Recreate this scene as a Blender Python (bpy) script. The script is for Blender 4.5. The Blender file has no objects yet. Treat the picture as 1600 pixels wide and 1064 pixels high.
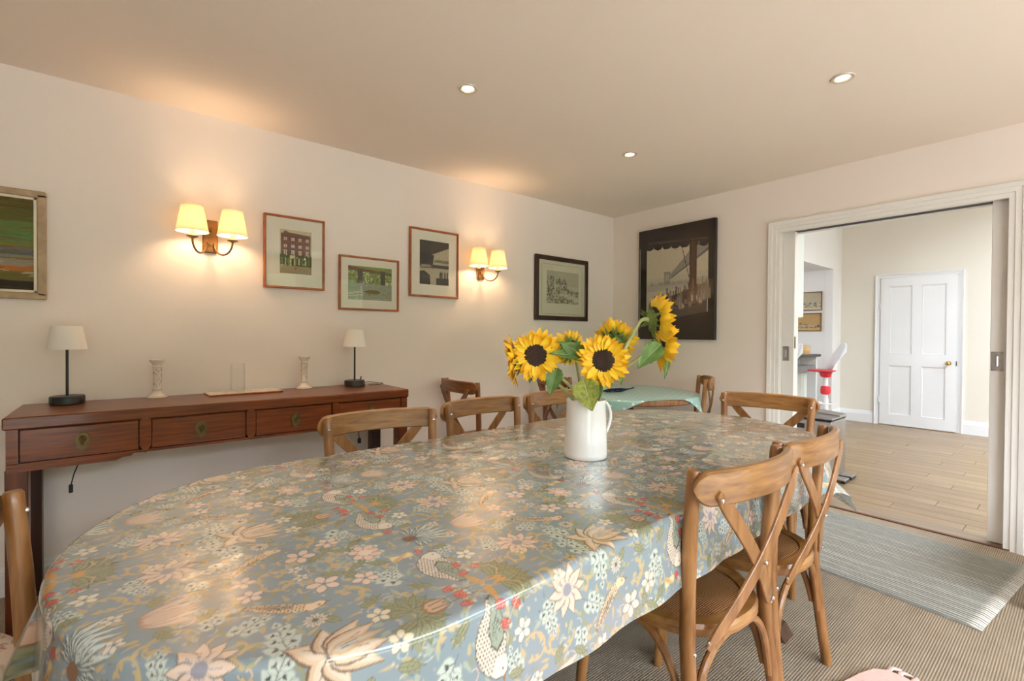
import bpy, math, random
import numpy as np
from mathutils import Vector, Matrix
PI = math.pi
SC = bpy.context.scene
C = SC.collection
rnd = random.Random(7)

# ------------------------------------------------------------------ camera
cam_d = bpy.data.cameras.new('camera'); cam = bpy.data.objects.new('camera', cam_d); C.objects.link(cam)
cam_d.sensor_width = 36.0; cam_d.lens = 740.47 / 1600 * 36.0; cam_d.clip_start = 0.02; cam_d.clip_end = 200
yaw, pitch, roll = math.radians(50.7568), math.radians(-0.6344), math.radians(0.3992)
f = Vector((math.cos(yaw) * math.cos(pitch), math.sin(yaw) * math.cos(pitch), math.sin(pitch)))
r = Vector((math.sin(yaw), -math.cos(yaw), 0)); u = r.cross(f)
r2 = r * math.cos(roll) + u * math.sin(roll); u2 = -r * math.sin(roll) + u * math.cos(roll)
m = Matrix.Identity(4)
for i in range(3):
    m[i][0] = r2[i]; m[i][1] = u2[i]; m[i][2] = -f[i]
m[2][3] = 1.2
cam.matrix_world = m
SC.camera = cam

# ------------------------------------------------------------------ world, exposure, window light
W = bpy.data.worlds.new('world'); SC.world = W; W.use_nodes = True
nt = W.node_tree; bg = nt.nodes['Background']
tc = nt.nodes.new('ShaderNodeTexCoord'); sx = nt.nodes.new('ShaderNodeSeparateXYZ'); cr = nt.nodes.new('ShaderNodeValToRGB')
nt.links.new(tc.outputs['Generated'], sx.inputs[0]); nt.links.new(sx.outputs['Z'], cr.inputs[0])
cr.color_ramp.elements[0].position = 0.0; cr.color_ramp.elements[0].color = (0.93, 0.95, 1.0, 1)
cr.color_ramp.elements[1].position = 0.6; cr.color_ramp.elements[1].color = (0.78, 0.87, 1.0, 1)
nt.links.new(cr.outputs[0], bg.inputs[0]); bg.inputs[1].default_value = 12.0
VS = SC.view_settings
VS.view_transform = 'Standard'; VS.look = 'None'; VS.exposure = 0.52; VS.gamma = 1.0; VS.use_curve_mapping = False
SC.cycles.max_bounces = 8; SC.cycles.diffuse_bounces = 6; SC.cycles.transparent_max_bounces = 12
SC.cycles.sample_clamp_indirect = 6.0; SC.cycles.use_denoising = True
SC.cycles.caustics_reflective = False; SC.cycles.caustics_refractive = False

def portal(name, loc, rot, sx_, sy_):
    d = bpy.data.lights.new(name, 'AREA'); d.shape = 'RECTANGLE'; d.size = sx_; d.size_y = sy_
    d.cycles.is_portal = True
    o = bpy.data.objects.new(name, d); o.location = loc; o.rotation_euler = rot; C.objects.link(o)

YR = -1.75          # garden side wall of the dining room
XB = -1.9           # wall behind the camera
XW, YW, ZC = 3.876, 3.113, 2.405
WIN1 = (-1.1, 3.2, 0.05, 2.2)   # glazed doors in wall y=YR  (x0,x1,z0,z1)
WIN2 = (4.6, 7.7, 0.5, 2.5)     # hall window in wall y=-3
portal('window_portal', ((WIN1[0] + WIN1[1]) / 2, YR - 0.1, (WIN1[2] + WIN1[3]) / 2), (-PI / 2, 0, 0), WIN1[1] - WIN1[0], WIN1[3] - WIN1[2])
portal('rooflight_portal', (6.1, -.7, 3.12), (0, 0, 0), 2.4, 1.8)
portal('hall_portal', ((WIN2[0] + WIN2[1]) / 2, -3.1, (WIN2[2] + WIN2[3]) / 2), (-PI / 2, 0, 0), WIN2[1] - WIN2[0], WIN2[3] - WIN2[2])
for _o in C.objects:
    if _o.type == 'LIGHT' and _o.name != 'rooflight_portal': _o.rotation_euler = (PI / 2, 0, 0)

# ------------------------------------------------------------------ materials
def lin(c):
    if isinstance(c, str):
        c = tuple(int(c[i:i + 2], 16) / 255 for i in (1, 3, 5))
        return tuple((x / 12.92 if x <= 0.04045 else ((x + 0.055) / 1.055) ** 2.4) for x in c)
    return c

def mat(name, col, rough=0.6, metal=0.0, coat=0.0, noise=0.0, nscale=8.0, bump=0.0, bscale=60.0, stretch=(1, 1, 1), col2=None, spec=0.5, emit=None, es=0.0, coords='Object', attr=None, coatr=0.08, sheen=0.0):
    M = bpy.data.materials.new(name); M.use_nodes = True
    t = M.node_tree; b = t.nodes['Principled BSDF']
    col = lin(col)
    b.inputs['Base Color'].default_value = (*col, 1)
    b.inputs['Roughness'].default_value = rough; b.inputs['Metallic'].default_value = metal
    b.inputs['Coat Weight'].default_value = coat; b.inputs['Coat Roughness'].default_value = coatr
    b.inputs['Specular IOR Level'].default_value = spec
    if sheen: b.inputs['Sheen Weight'].default_value = sheen
    if emit: b.inputs['Emission Color'].default_value = (*lin(emit), 1); b.inputs['Emission Strength'].default_value = es
    tcn = t.nodes.new('ShaderNodeTexCoord'); mp = t.nodes.new('ShaderNodeMapping'); mp.inputs['Scale'].default_value = stretch
    t.links.new(tcn.outputs[coords], mp.inputs[0])
    nz = t.nodes.new('ShaderNodeTexNoise'); nz.inputs['Scale'].default_value = nscale; nz.inputs['Detail'].default_value = 5
    t.links.new(mp.outputs[0], nz.inputs['Vector'])
    src = None
    if attr:
        a = t.nodes.new('ShaderNodeAttribute'); a.attribute_name = attr; src = a.outputs['Color']
        t.links.new(src, b.inputs['Base Color'])
    if noise or col2:
        rp = t.nodes.new('ShaderNodeValToRGB'); t.links.new(nz.outputs['Fac'], rp.inputs[0])
        rp.color_ramp.elements[0].position = 0.32; rp.color_ramp.elements[1].position = 0.68
        if attr:
            rp.color_ramp.elements[0].color = (1 - noise,) * 3 + (1,); rp.color_ramp.elements[1].color = (1 + noise,) * 3 + (1,)
            mx = t.nodes.new('ShaderNodeMix'); mx.data_type = 'RGBA'; mx.blend_type = 'MULTIPLY'; mx.inputs[0].default_value = 1
            t.links.new(src, mx.inputs[6]); t.links.new(rp.outputs[0], mx.inputs[7]); t.links.new(mx.outputs[2], b.inputs['Base Color'])
        else:
            c2 = lin(col2) if col2 else tuple(min(1, x * (1 + noise)) for x in col)
            c1 = col if col2 else tuple(x * (1 - noise) for x in col)
            rp.color_ramp.elements[0].color = (*c1, 1); rp.color_ramp.elements[1].color = (*c2, 1)
            t.links.new(rp.outputs[0], b.inputs['Base Color'])
    if bump:
        n2 = t.nodes.new('ShaderNodeTexNoise'); n2.inputs['Scale'].default_value = bscale; n2.inputs['Detail'].default_value = 4
        t.links.new(mp.outputs[0], n2.inputs['Vector'])
        bp = t.nodes.new('ShaderNodeBump'); bp.inputs['Strength'].default_value = bump; bp.inputs['Distance'].default_value = 0.002
        t.links.new(n2.outputs['Fac'], bp.inputs['Height']); t.links.new(bp.outputs[0], b.inputs['Normal'])
    return M

def wood(name, c1, c2, rough=0.4, coat=0.2, stretch=(14, 14, 1.2), scale=4.0, bump=0.15):
    M = mat(name, c1, rough, coat=coat, col2=c2, nscale=scale, stretch=stretch, bump=bump, bscale=scale * 3)
    t = M.node_tree
    nz = [n for n in t.nodes if n.type == 'TEX_NOISE'][0]; nz.inputs['Distortion'].default_value = 0.6; nz.inputs['Detail'].default_value = 8
    return M

M_wall = mat('wall_paint', (0.82, 0.745, 0.69), 0.75, noise=0.015, nscale=1.5, bump=0.05, bscale=120, spec=0.25)
M_ceil = mat('ceiling_paint', (0.83, 0.735, 0.64), 0.85, noise=0.012, nscale=1.2, spec=0.2)
M_hallw = mat('hall_paint', (0.76, 0.72, 0.64), 0.8, noise=0.01, nscale=1.5, spec=0.2)
M_kitw = mat('kitchen_paint', (0.80, 0.79, 0.78), 0.8, noise=0.01, nscale=1.5, spec=0.2)
M_trim = mat('trim_gloss', (0.78, 0.76, 0.73), 0.35, noise=0.01, nscale=3, spec=0.4)
M_leafd = mat('sliding_door_paint', (0.74, 0.72, 0.69), 0.4, noise=0.01, nscale=3)
M_white = mat('door_white', (0.82, 0.83, 0.85), 0.4, noise=0.01, nscale=3)
M_black = mat('black_and_slot_shade', (0.01, 0.01, 0.01), 0.6, noise=0.1)  # plain black parts, also the shade painted into slot and drawer gaps
M_oak = wood('oak_chair_wood', '#764A20', '#A47444', 0.38, 0.25, (10, 10, 1.6), 3.5)
M_oak2 = wood('oak_chair_wood_dark', '#5E3010', '#8A5224', 0.38, 0.25, (10, 10, 1.6), 3.5)
M_oakr = wood('oak_rail_wood', '#7B4F23', '#AC7D46', 0.36, 0.3, (1.6, 8, 14), 3.5)
M_oakr2 = wood('oak_rail_wood_dark', '#63340F', '#925A28', 0.36, 0.3, (1.6, 8, 14), 3.5)
M_sbw = wood('sideboard_wood', '#562306', '#82400F', 0.33, 0.16, (1.0, 14, 18), 5.0, 0.05)
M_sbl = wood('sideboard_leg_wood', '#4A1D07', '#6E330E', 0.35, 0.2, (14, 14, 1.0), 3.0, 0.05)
M_sbd = wood('sideboard_leg_shaded', '#24100A', '#3A1B0E', 0.4, 0.3, (14, 14, 1.0), 3.0, 0.05)  # darker copy of the leg wood, shade put into the rear legs' colour
M_dark = wood('dark_table_wood', '#38200F', '#573318', 0.45, 0.2, (14, 14, 1.2), 3.0)
M_brass = mat('aged_brass', (0.16, 0.11, 0.045), 0.45, 0.8, noise=0.3, nscale=40)
M_bronze = mat('sconce_bronze', (0.22, 0.11, 0.04), 0.4, 0.75, noise=0.25, nscale=25)
M_steel = mat('brushed_steel', (0.42, 0.41, 0.40), 0.32, 1.0, noise=0.06, nscale=30, stretch=(1, 1, 0.05))
M_chrome = mat('screw_chrome', (0.65, 0.65, 0.66), 0.2, 1.0, noise=0.02)
M_lblack = mat('lamp_black', (0.012, 0.012, 0.013), 0.38, noise=0.1)
M_cable = mat('cable_black', (0.01, 0.01, 0.01), 0.5, noise=0.1)
M_ceram = mat('white_ceramic', (0.86, 0.86, 0.85), 0.12, coat=0.6, noise=0.008, nscale=5)
M_petal = mat('sunflower_petal', (0.93, 0.66, 0.02), 0.5, col2=(0.95, 0.52, 0.010), nscale=25, sheen=0.1)
M_petal2 = mat('sunflower_petal_inner', (0.93, 0.56, 0.014), 0.5, col2=(0.92, 0.43, 0.008), nscale=25)
M_disc = mat('sunflower_disc', (0.018, 0.008, 0.005), 0.85, col2=(0.045, 0.018, 0.010), nscale=160, bump=0.8, bscale=300)
M_sepal = mat('sunflower_sepal', (0.10, 0.17, 0.035), 0.6, col2=(0.17, 0.25, 0.06), nscale=30)
M_stem = mat('sunflower_stem', (0.36, 0.40, 0.14), 0.55, col2=(0.46, 0.48, 0.22), nscale=30, bump=0.2, bscale=200)
M_leaf = mat('sunflower_leaf', (0.07, 0.16, 0.03), 0.5, col2=(0.16, 0.28, 0.07), nscale=30, bump=0.3, bscale=120)
M_leafy = mat('sunflower_leaf_mottled', (0.13, 0.17, 0.02), 0.55, col2=(0.36, 0.38, 0.05), nscale=70, bump=0.5, bscale=120)
M_navy = mat('navy_cloth', (0.008, 0.010, 0.035), 0.8, noise=0.2, nscale=40)
M_red = mat('red_plastic', (0.72, 0.03, 0.05), 0.35, noise=0.03)
M_wplast = mat('white_plastic', (0.80, 0.81, 0.82), 0.3, noise=0.01)
M_ctop = mat('grey_counter', (0.16, 0.16, 0.16), 0.35, noise=0.1, nscale=30)
M_green = mat('pale_green_cabinet', (0.66, 0.71, 0.67), 0.4, noise=0.01)
M_box = wood('pale_wood_box', '#C9A06C', '#DDB983', 0.5, 0.1, (1, 1, 10), 3)
M_shade = None
M_glass = None

def shade_mat(name, col, trans=0.6):
    M = bpy.data.materials.new(name); M.use_nodes = True; t = M.node_tree
    b = t.nodes['Principled BSDF']; out = t.nodes['Material Output']
    b.inputs['Base Color'].default_value = (*col, 1); b.inputs['Roughness'].default_value = 0.8
    tr = t.nodes.new('ShaderNodeBsdfTranslucent'); tr.inputs[0].default_value = (*col, 1)
    nz = t.nodes.new('ShaderNodeTexNoise'); nz.inputs['Scale'].default_value = 150
    bp = t.nodes.new('ShaderNodeBump'); bp.inputs['Strength'].default_value = 0.1; t.links.new(nz.outputs['Fac'], bp.inputs['Height']); t.links.new(bp.outputs[0], b.inputs['Normal'])
    mx = t.nodes.new('ShaderNodeMixShader'); mx.inputs[0].default_value = trans
    t.links.new(b.outputs[0], mx.inputs[1]); t.links.new(tr.outputs[0], mx.inputs[2]); t.links.new(mx.outputs[0], out.inputs[0])
    return M
M_sconce_shade = shade_mat('pleated_cream_shade', (0.95, 0.87, 0.70), 0.42)
M_lamp_shade = shade_mat('white_lamp_shade', (0.94, 0.91, 0.86), 0.3)

def glass_mat(name, tint=(1, 1, 1), rough=0.0, ior=1.45):
    M = bpy.data.materials.new(name); M.use_nodes = True; t = M.node_tree
    t.nodes.remove(t.nodes['Principled BSDF']); out = t.nodes['Material Output']
    tr = t.nodes.new('ShaderNodeBsdfTransparent'); tr.inputs[0].default_value = (*tint, 1)
    gl = t.nodes.new('ShaderNodeBsdfGlossy'); gl.inputs['Roughness'].default_value = rough
    lw = t.nodes.new('ShaderNodeLayerWeight'); lw.inputs[0].default_value = .5
    pw = t.nodes.new('ShaderNodeMath'); pw.operation = 'POWER'; pw.inputs[1].default_value = 4.5; t.links.new(lw.outputs['Facing'], pw.inputs[0])
    fr = t.nodes.new('ShaderNodeMath'); fr.operation = 'MULTIPLY_ADD'; fr.inputs[1].default_value = .9; fr.inputs[2].default_value = ((ior - 1) / (ior + 1)) ** 2; t.links.new(pw.outputs[0], fr.inputs[0])
    nz = t.nodes.new('ShaderNodeTexNoise'); nz.inputs['Scale'].default_value = 3
    bp = t.nodes.new('ShaderNodeBump'); bp.inputs['Strength'].default_value = 0.03; t.links.new(nz.outputs['Fac'], bp.inputs['Height']); t.links.new(bp.outputs[0], gl.inputs['Normal'])
    mx = t.nodes.new('ShaderNodeMixShader')
    t.links.new(fr.outputs[0], mx.inputs[0]); t.links.new(tr.outputs[0], mx.inputs[1]); t.links.new(gl.outputs[0], mx.inputs[2]); t.links.new(mx.outputs[0], out.inputs[0])
    return M
M_glass = glass_mat('clear_glass')
M_glass2 = glass_mat('picture_glass', (0.97, 0.98, 0.97))
M_bulb = mat('bulb_glow', (1, 0.8, 0.5), 0.5, emit='#FFD9A0', es=18.0)
M_down = mat('downlight_glow', (1, 0.95, 0.85), 0.5, emit='#FFF3DC', es=8.0)
M_print = mat('painted_print', (1, 1, 1), 0.55, attr='Col', noise=0.10, nscale=70, spec=0.2)
M_canvas = mat('glossy_canvas_print', (1, 1, 1), 0.22, attr='Col', noise=0.05, nscale=50, spec=0.5, coat=0.25, coatr=0.05)
M_oil = mat('oil_painting', (1, 1, 1), 0.5, attr='Col', noise=0.13, nscale=26, stretch=(1.5, 1.5, 9), spec=0.3, bump=0.2, bscale=90)
M_fr_or = wood('orange_wood_frame', '#8A4516', '#AE602A', 0.4, 0.2, (3, 3, 3), 6)
M_fr_dk = wood('dark_wood_frame', '#26140C', '#3C2014', 0.4, 0.3, (3, 3, 3), 6)
M_fr_pale = wood('pale_frame', '#9A8466', '#B39C7C', 0.5, 0.1, (3, 3, 3), 6)
M_fr_in = mat('cream_slip', (0.78, 0.70, 0.55), 0.6, noise=0.02)
M_mount = mat('cream_mount', (0.84, 0.77, 0.67), 0.8, noise=0.01)
M_mount2 = mat('sage_mount', (0.70, 0.65, 0.52), 0.8, noise=0.01)

# ------------------------------------------------------------------ mesh builder
class MB:
    def __init__(s): s.v = []; s.f = []; s.uv = None
    def add(s, vs, fs):
        o = len(s.v); s.v += [tuple(p) for p in vs]; s.f += [tuple(i + o for i in q) for q in fs]; return s
    def box(s, a, b, bev=0.0, M=None):
        x0, y0, z0 = (min(a[i], b[i]) for i in range(3)); x1, y1, z1 = (max(a[i], b[i]) for i in range(3))
        if bev <= 0:
            vs = [(x, y, z) for z in (z0, z1) for x, y in ((x0, y0), (x1, y0), (x1, y1), (x0, y1))]
            fs = [(3, 2, 1, 0), (4, 5, 6, 7), (0, 1, 5, 4), (1, 2, 6, 5), (2, 3, 7, 6), (3, 0, 4, 7)]
        else:
            bev = min(bev, (x1 - x0) * .45, (y1 - y0) * .45, (z1 - z0) * .45)
            # stacked rings with cut corners
            def ring(i, z):
                a_, b_ = i, bev
                X0, X1, Y0, Y1 = x0 + a_, x1 - a_, y0 + a_, y1 - a_
                return [(X0 + b_, Y0, z), (X1 - b_, Y0, z), (X1, Y0 + b_, z), (X1, Y1 - b_, z), (X1 - b_, Y1, z), (X0 + b_, Y1, z), (X0, Y1 - b_, z), (X0, Y0 + b_, z)]
            bev2 = bev * .999
            def ring2(z):
                b_ = bev * .6
                X0, X1, Y0, Y1 = x0 + bev, x1 - bev, y0 + bev, y1 - bev
                return [(X0, Y0, z), (X1, Y0, z), (X1, Y0, z), (X1, Y1, z), (X1, Y1, z), (X0, Y1, z), (X0, Y1, z), (X0, Y0, z)]
            rs = [ring2(z0), ring(0, z0 + bev), ring(0, z1 - bev), ring2(z1)]
            # top/bottom as 4-vert polys
            vs = []; fs = []
            for r_ in rs: vs += r_
            for k in range(3):
                for i in range(8):
                    j = (i + 1) % 8; q = [k * 8 + i, k * 8 + j, (k + 1) * 8 + j, (k + 1) * 8 + i]
                    fs.append(tuple(q))
            fs.append((6, 4, 2, 0)); fs.append((24, 26, 28, 30))
        if M is not None: vs = [tuple(M @ Vector(p)) for p in vs]
        return s.add(vs, fs)
    def tube(s, pts, rad, n=10, cap=True, flat=1.0):
        pts = [Vector(p) for p in pts]; N = len(pts)
        if not hasattr(rad, '__len__'): rad = [rad] * N
        vs = []; prev = None
        for i, p in enumerate(pts):
            d = (pts[min(i + 1, N - 1)] - pts[max(i - 1, 0)]).normalized()
            if prev is None:
                a = Vector((0, 0, 1)) if abs(d.z) < .9 else Vector((1, 0, 0))
                x = d.cross(a).normalized()
            else: x = (prev - d * prev.dot(d)).normalized()
            y = d.cross(x); prev = x
            for k in range(n):
                t = 2 * PI * k / n; vs.append(p + x * (math.cos(t) * rad[i]) + y * (math.sin(t) * rad[i] * flat))
        fs = [(i * n + k, i * n + (k + 1) % n, (i + 1) * n + (k + 1) % n, (i + 1) * n + k) for i in range(N - 1) for k in range(n)]
        if cap: fs += [tuple(range(n))[::-1], tuple(range((N - 1) * n, N * n))]
        return s.add(vs, fs)
    def sweep(s, pts, ups, w, h, cap=True):
        # rectangular section with chamfered corners: w along side, h along up
        pts = [Vector(p) for p in pts]; N = len(pts); vs = []
        if not hasattr(w, '__len__'): w = [w] * N
        if not hasattr(h, '__len__'): h = [h] * N
        for i, p in enumerate(pts):
            d = (pts[min(i + 1, N - 1)] - pts[max(i - 1, 0)]).normalized()
            up = Vector(ups[i] if isinstance(ups, list) else ups); up = (up - d * up.dot(d)).normalized(); sd = d.cross(up)
            a, b = w[i] / 2, h[i] / 2; c = min(a, b) * .45
            for x, y in ((-a + c, -b), (a - c, -b), (a, -b + c), (a, b - c), (a - c, b), (-a + c, b), (-a, b - c), (-a, -b + c)):
                vs.append(p + sd * x + up * y)
        n = 8
        fs = [(i * n + k, i * n + (k + 1) % n, (i + 1) * n + (k + 1) % n, (i + 1) * n + k) for i in range(N - 1) for k in range(n)]
        if cap: fs += [tuple(range(n))[::-1], tuple(range((N - 1) * n, N * n))]
        return s.add(vs, fs)
    def lathe(s, prof, c=(0, 0, 0), n=24, sx=1.0, sy=1.0, cap=True):
        vs = []; N = len(prof)
        for r_, z in prof:
            for k in range(n):
                t = 2 * PI * k / n; vs.append((c[0] + r_ * math.cos(t) * sx, c[1] + r_ * math.sin(t) * sy, c[2] + z))
        fs = [(i * n + k, i * n + (k + 1) % n, (i + 1) * n + (k + 1) % n, (i + 1) * n + k) for i in range(N - 1) for k in range(n)]
        if cap: fs += [tuple(range(n))[::-1], tuple(range((N - 1) * n, N * n))]
        return s.add(vs, fs)
    def prism(s, poly, axis, a, b):
        # poly: 2D pts; extruded along axis ('x','y','z') from a to b
        def P(p, t):
            return {'x': (t, p[0], p[1]), 'y': (p[0], t, p[1]), 'z': (p[0], p[1], t)}[axis]
        n = len(poly); vs = [P(p, a) for p in poly] + [P(p, b) for p in poly]
        fs = [(i, (i + 1) % n, (i + 1) % n + n, i + n) for i in range(n)] + [tuple(range(n))[::-1], tuple(range(n, 2 * n))]
        return s.add(vs, fs)
    def ball(s, c, r_, n=12, m_=8, sc=(1, 1, 1)):
        vs = []; fs = []
        for i in range(m_ + 1):
            p = PI * i / m_
            for k in range(n):
                t = 2 * PI * k / n; vs.append((c[0] + r_ * sc[0] * math.sin(p) * math.cos(t), c[1] + r_ * sc[1] * math.sin(p) * math.sin(t), c[2] + r_ * sc[2] * math.cos(p)))
        fs = [(i * n + k, (i + 1) * n + k, (i + 1) * n + (k + 1) % n, i * n + (k + 1) % n) for i in range(m_) for k in range(n)]
        return s.add(vs, fs)
    def mesh(s, name, M, smooth=35):
        me = bpy.data.meshes.new(name); me.from_pydata(s.v, [], s.f); me.update()
        import bmesh
        bm = bmesh.new(); bm.from_mesh(me)
        bmesh.ops.remove_doubles(bm, verts=bm.verts, dist=1e-6)
        bmesh.ops.recalc_face_normals(bm, faces=bm.faces)
        bm.to_mesh(me); bm.free()
        if M: me.materials.append(M)
        if smooth:
            me.shade_smooth(); me.set_sharp_from_angle(angle=math.radians(smooth))
        return me
    def build(s, name, M, parent=None, smooth=35, origin=None):
        if origin is not None:
            s.v = [(p[0] - origin[0], p[1] - origin[1], p[2] - origin[2]) for p in s.v]
        o = bpy.data.objects.new(name, s.mesh(name, M, smooth)); C.objects.link(o)
        if parent: o.parent = parent
        if origin is not None: o.location = origin
        return o

def tag(o, label=None, cat=None, group=None, kind=None):
    if label: o['label'] = label
    if cat: o['category'] = cat
    if group: o['group'] = group
    if kind: o['kind'] = kind
    return o
def thing(name, label, cat, loc=(0, 0, 0), rz=0.0, group=None):
    o = bpy.data.objects.new(name, None); o.empty_display_size = .05; C.objects.link(o)
    o.location = loc; o.rotation_euler = (0, 0, rz)
    return tag(o, label, cat, group)
def kids(o): return [c for c in bpy.data.objects if c.parent == o]
def copy_tree(o, parent=None):
    c = o.copy(); C.objects.link(c); c.parent = parent
    for ch in kids(o): copy_tree(ch, c)
    return c
def box(name, a, b, M, parent=None, bev=0.0, smooth=35):
    return MB().box(a, b, bev).build(name, M, parent, smooth)
def struct(name, mb, M, label=None, parent=None, smooth=35):
    o = mb.build(name, M, parent, smooth); o['kind'] = 'structure'
    if label: o['label'] = label
    return o
def tagb(o): return o

# ------------------------------------------------------------------ numpy painter
class Ras:
    def __init__(s, w, h, res, bgc):
        s.w, s.h, s.res = w, h, res
        s.nx, s.ny = int(round(w / res)), int(round(h / res))
        s.a = np.zeros((s.ny, s.nx, 3)); s.a[:] = lin(bgc)
        s.X = (np.arange(s.nx) + .5) * res; s.Y = (np.arange(s.ny) + .5) * res
    def _sl(s, x0, x1, y0, y1):
        i0 = max(0, int(x0 / s.res) - 1); i1 = min(s.nx, int(x1 / s.res) + 2); j0 = max(0, int(y0 / s.res) - 1); j1 = min(s.ny, int(y1 / s.res) + 2)
        if i0 >= i1 or j0 >= j1: return None
        return slice(j0, j1), slice(i0, i1)
    def poly(s, pts, col, al=1.0, wrap=False):
        if wrap:
            xs = [p[0] for p in pts]
            if min(xs) < 0: s.poly([(p[0] + s.w, p[1]) for p in pts], col, al)
            if max(xs) > s.w: s.poly([(p[0] - s.w, p[1]) for p in pts], col, al)
        pts = np.array(pts); sl = s._sl(pts[:, 0].min(), pts[:, 0].max(), pts[:, 1].min(), pts[:, 1].max())
        if sl is None: return
        X, Y = np.meshgrid(s.X[sl[1]], s.Y[sl[0]]); ins = np.zeros(X.shape, bool)
        n = len(pts)
        for i in range(n):
            x1, y1 = pts[i]; x2, y2 = pts[(i + 1) % n]
            if y1 == y2: continue
            c = ((y1 > Y) != (y2 > Y)) & (X < (x2 - x1) * (Y - y1) / (y2 - y1) + x1); ins ^= c
        v = s.a[sl]; v[ins] = v[ins] * (1 - al) + np.array(lin(col)) * al
    def ell(s, x, y, a, b, ang, col, al=1.0, wrap=False):
        t = np.linspace(0, 2 * PI, 19)[:-1]; ca, sa = math.cos(ang), math.sin(ang)
        s.poly([(x + a * math.cos(q) * ca - b * math.sin(q) * sa, y + a * math.cos(q) * sa + b * math.sin(q) * ca) for q in t], col, al, wrap)
    def petal(s, x, y, ang, L, wd, col, edge=None, al=1.0, tip=.6):
        t = np.linspace(0, 1, 9); ca, sa = math.cos(ang), math.sin(ang)
        def sh(k):
            up = [(q * L, k * wd * math.sin(PI * q ** tip)) for q in t]; dn = [(q * L, -k * wd * math.sin(PI * q ** tip)) for q in t[::-1]]
            return [(x + p * ca - q * sa, y + p * sa + q * ca) for p, q in up + dn]
        if edge: s.poly(sh(1.0), edge, al, True); s.poly(sh(.72), col, al, True)
        else: s.poly(sh(1.0), col, al, True)
    def line(s, pts, wd, col, al=1.0, wrap=True):
        pts = [np.array(p, float) for p in pts]
        for a, b in zip(pts[:-1], pts[1:]):
            d = b - a; L = np.hypot(*d)
            if L < 1e-9: continue
            n = np.array([-d[1], d[0]]) / L * wd / 2; e = d / L * wd * .3
            s.poly([a + n - e, b + n + e, b - n + e, a - n - e], col, al, wrap)
    def sample(s, U, V):
        i = np.clip((U / s.res).astype(int), 0, s.nx - 1); j = np.clip((V / s.res).astype(int), 0, s.ny - 1)
        return s.a[j, i]

def fast_mesh(name, V, F4, col, M, smooth=True, uv=None):
    me = bpy.data.meshes.new(name); nv, nf = len(V), len(F4)
    me.vertices.add(nv); me.vertices.foreach_set('co', np.ascontiguousarray(V, np.float32).ravel())
    me.loops.add(nf * 4); me.loops.foreach_set('vertex_index', np.ascontiguousarray(F4, np.int32).ravel())
    me.polygons.add(nf); me.polygons.foreach_set('loop_start', np.arange(0, nf * 4, 4, dtype=np.int32))
    me.update(calc_edges=True)
    if col is not None:
        ca = me.color_attributes.new('Col', 'FLOAT_COLOR', 'POINT')
        c4 = np.ones((nv, 4), np.float32); c4[:, :3] = col; ca.data.foreach_set('color', c4.ravel())
    if uv is not None:
        ul = me.uv_layers.new(name='UVMap'); ul.data.foreach_set('uv', np.ascontiguousarray(uv[F4.ravel()], np.float32).ravel())
    me.materials.append(M)
    if smooth: me.shade_smooth()
    return me
def grid_faces(nu, nv):
    i = np.arange((nu - 1) * (nv - 1)); a = (i // (nu - 1)) * nu + i % (nu - 1)
    return np.stack([a, a + 1, a + nu + 1, a + nu], 1)

def print_panel(name, ras, parent, M, origin, ux, uz, w, h, res, gain=1.2):
    """flat printed sheet: origin is lower-left, ux/uz unit vectors, local to the parent"""
    nu, nv = max(2, int(w / res)), max(2, int(h / res))
    U, V = np.meshgrid(np.linspace(0, 1, nu), np.linspace(0, 1, nv))
    P = np.array(origin)[None, :] + U.ravel()[:, None] * w * np.array(ux)[None, :] + V.ravel()[:, None] * h * np.array(uz)[None, :]
    col = np.clip(ras.sample(U.ravel() * ras.w, V.ravel() * ras.h) * gain, 0, .9)
    me = fast_mesh(name, P, grid_faces(nu, nv), col, M, smooth=False)
    o = bpy.data.objects.new(name, me); C.objects.link(o); o.parent = parent
    return o

# ================================================================== THE ROOM
# dining room walls: left (y = YW), far (x = XW) with opening, right with glazed doors, back
struct('wall_left', MB().box((XB, YW, 0), (XW + .15, YW + .15, ZC)), M_wall, 'warm cream wall hung with pictures and two wall lights')
OY0, OY1, OZ = 0.30, 1.515, 1.995
wf = MB().box((XW, OY1, 0), (XW + .155, YW, ZC)).box((XW, YR, 0), (XW + .155, OY0 - .75, ZC)).box((XW, OY0 - .75, 0), (XW + .04, OY0, ZC)).box((XW + .11, OY0 - .75, 0), (XW + .155, OY0, ZC)).box((XW + .0, OY0, OZ + .06), (XW + .155, OY1, ZC)).box((XW + .04, OY0 - .75, OZ + .06), (XW + .11, OY0, ZC))
struct('wall_far', wf, M_wall, 'cream wall with the wide opening into the hall')
wr = MB().box((XB, YR - .12, 0), (WIN1[0], YR, ZC)).box((WIN1[1], YR - .12, 0), (XW + .155, YR, ZC)).box((WIN1[0], YR - .12, WIN1[3]), (WIN1[1], YR, ZC))
struct('wall_right', wr, M_wall)
struct('wall_back', MB().box((XB - .12, YR - .12, 0), (XB, YW + .15, ZC)), M_wall)
struct('ceiling', MB().box((XB - .12, YR - .12, ZC), (XW + .155, YW + .15, ZC + .1)), M_ceil, 'smooth cream ceiling with recessed spotlights')
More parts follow.
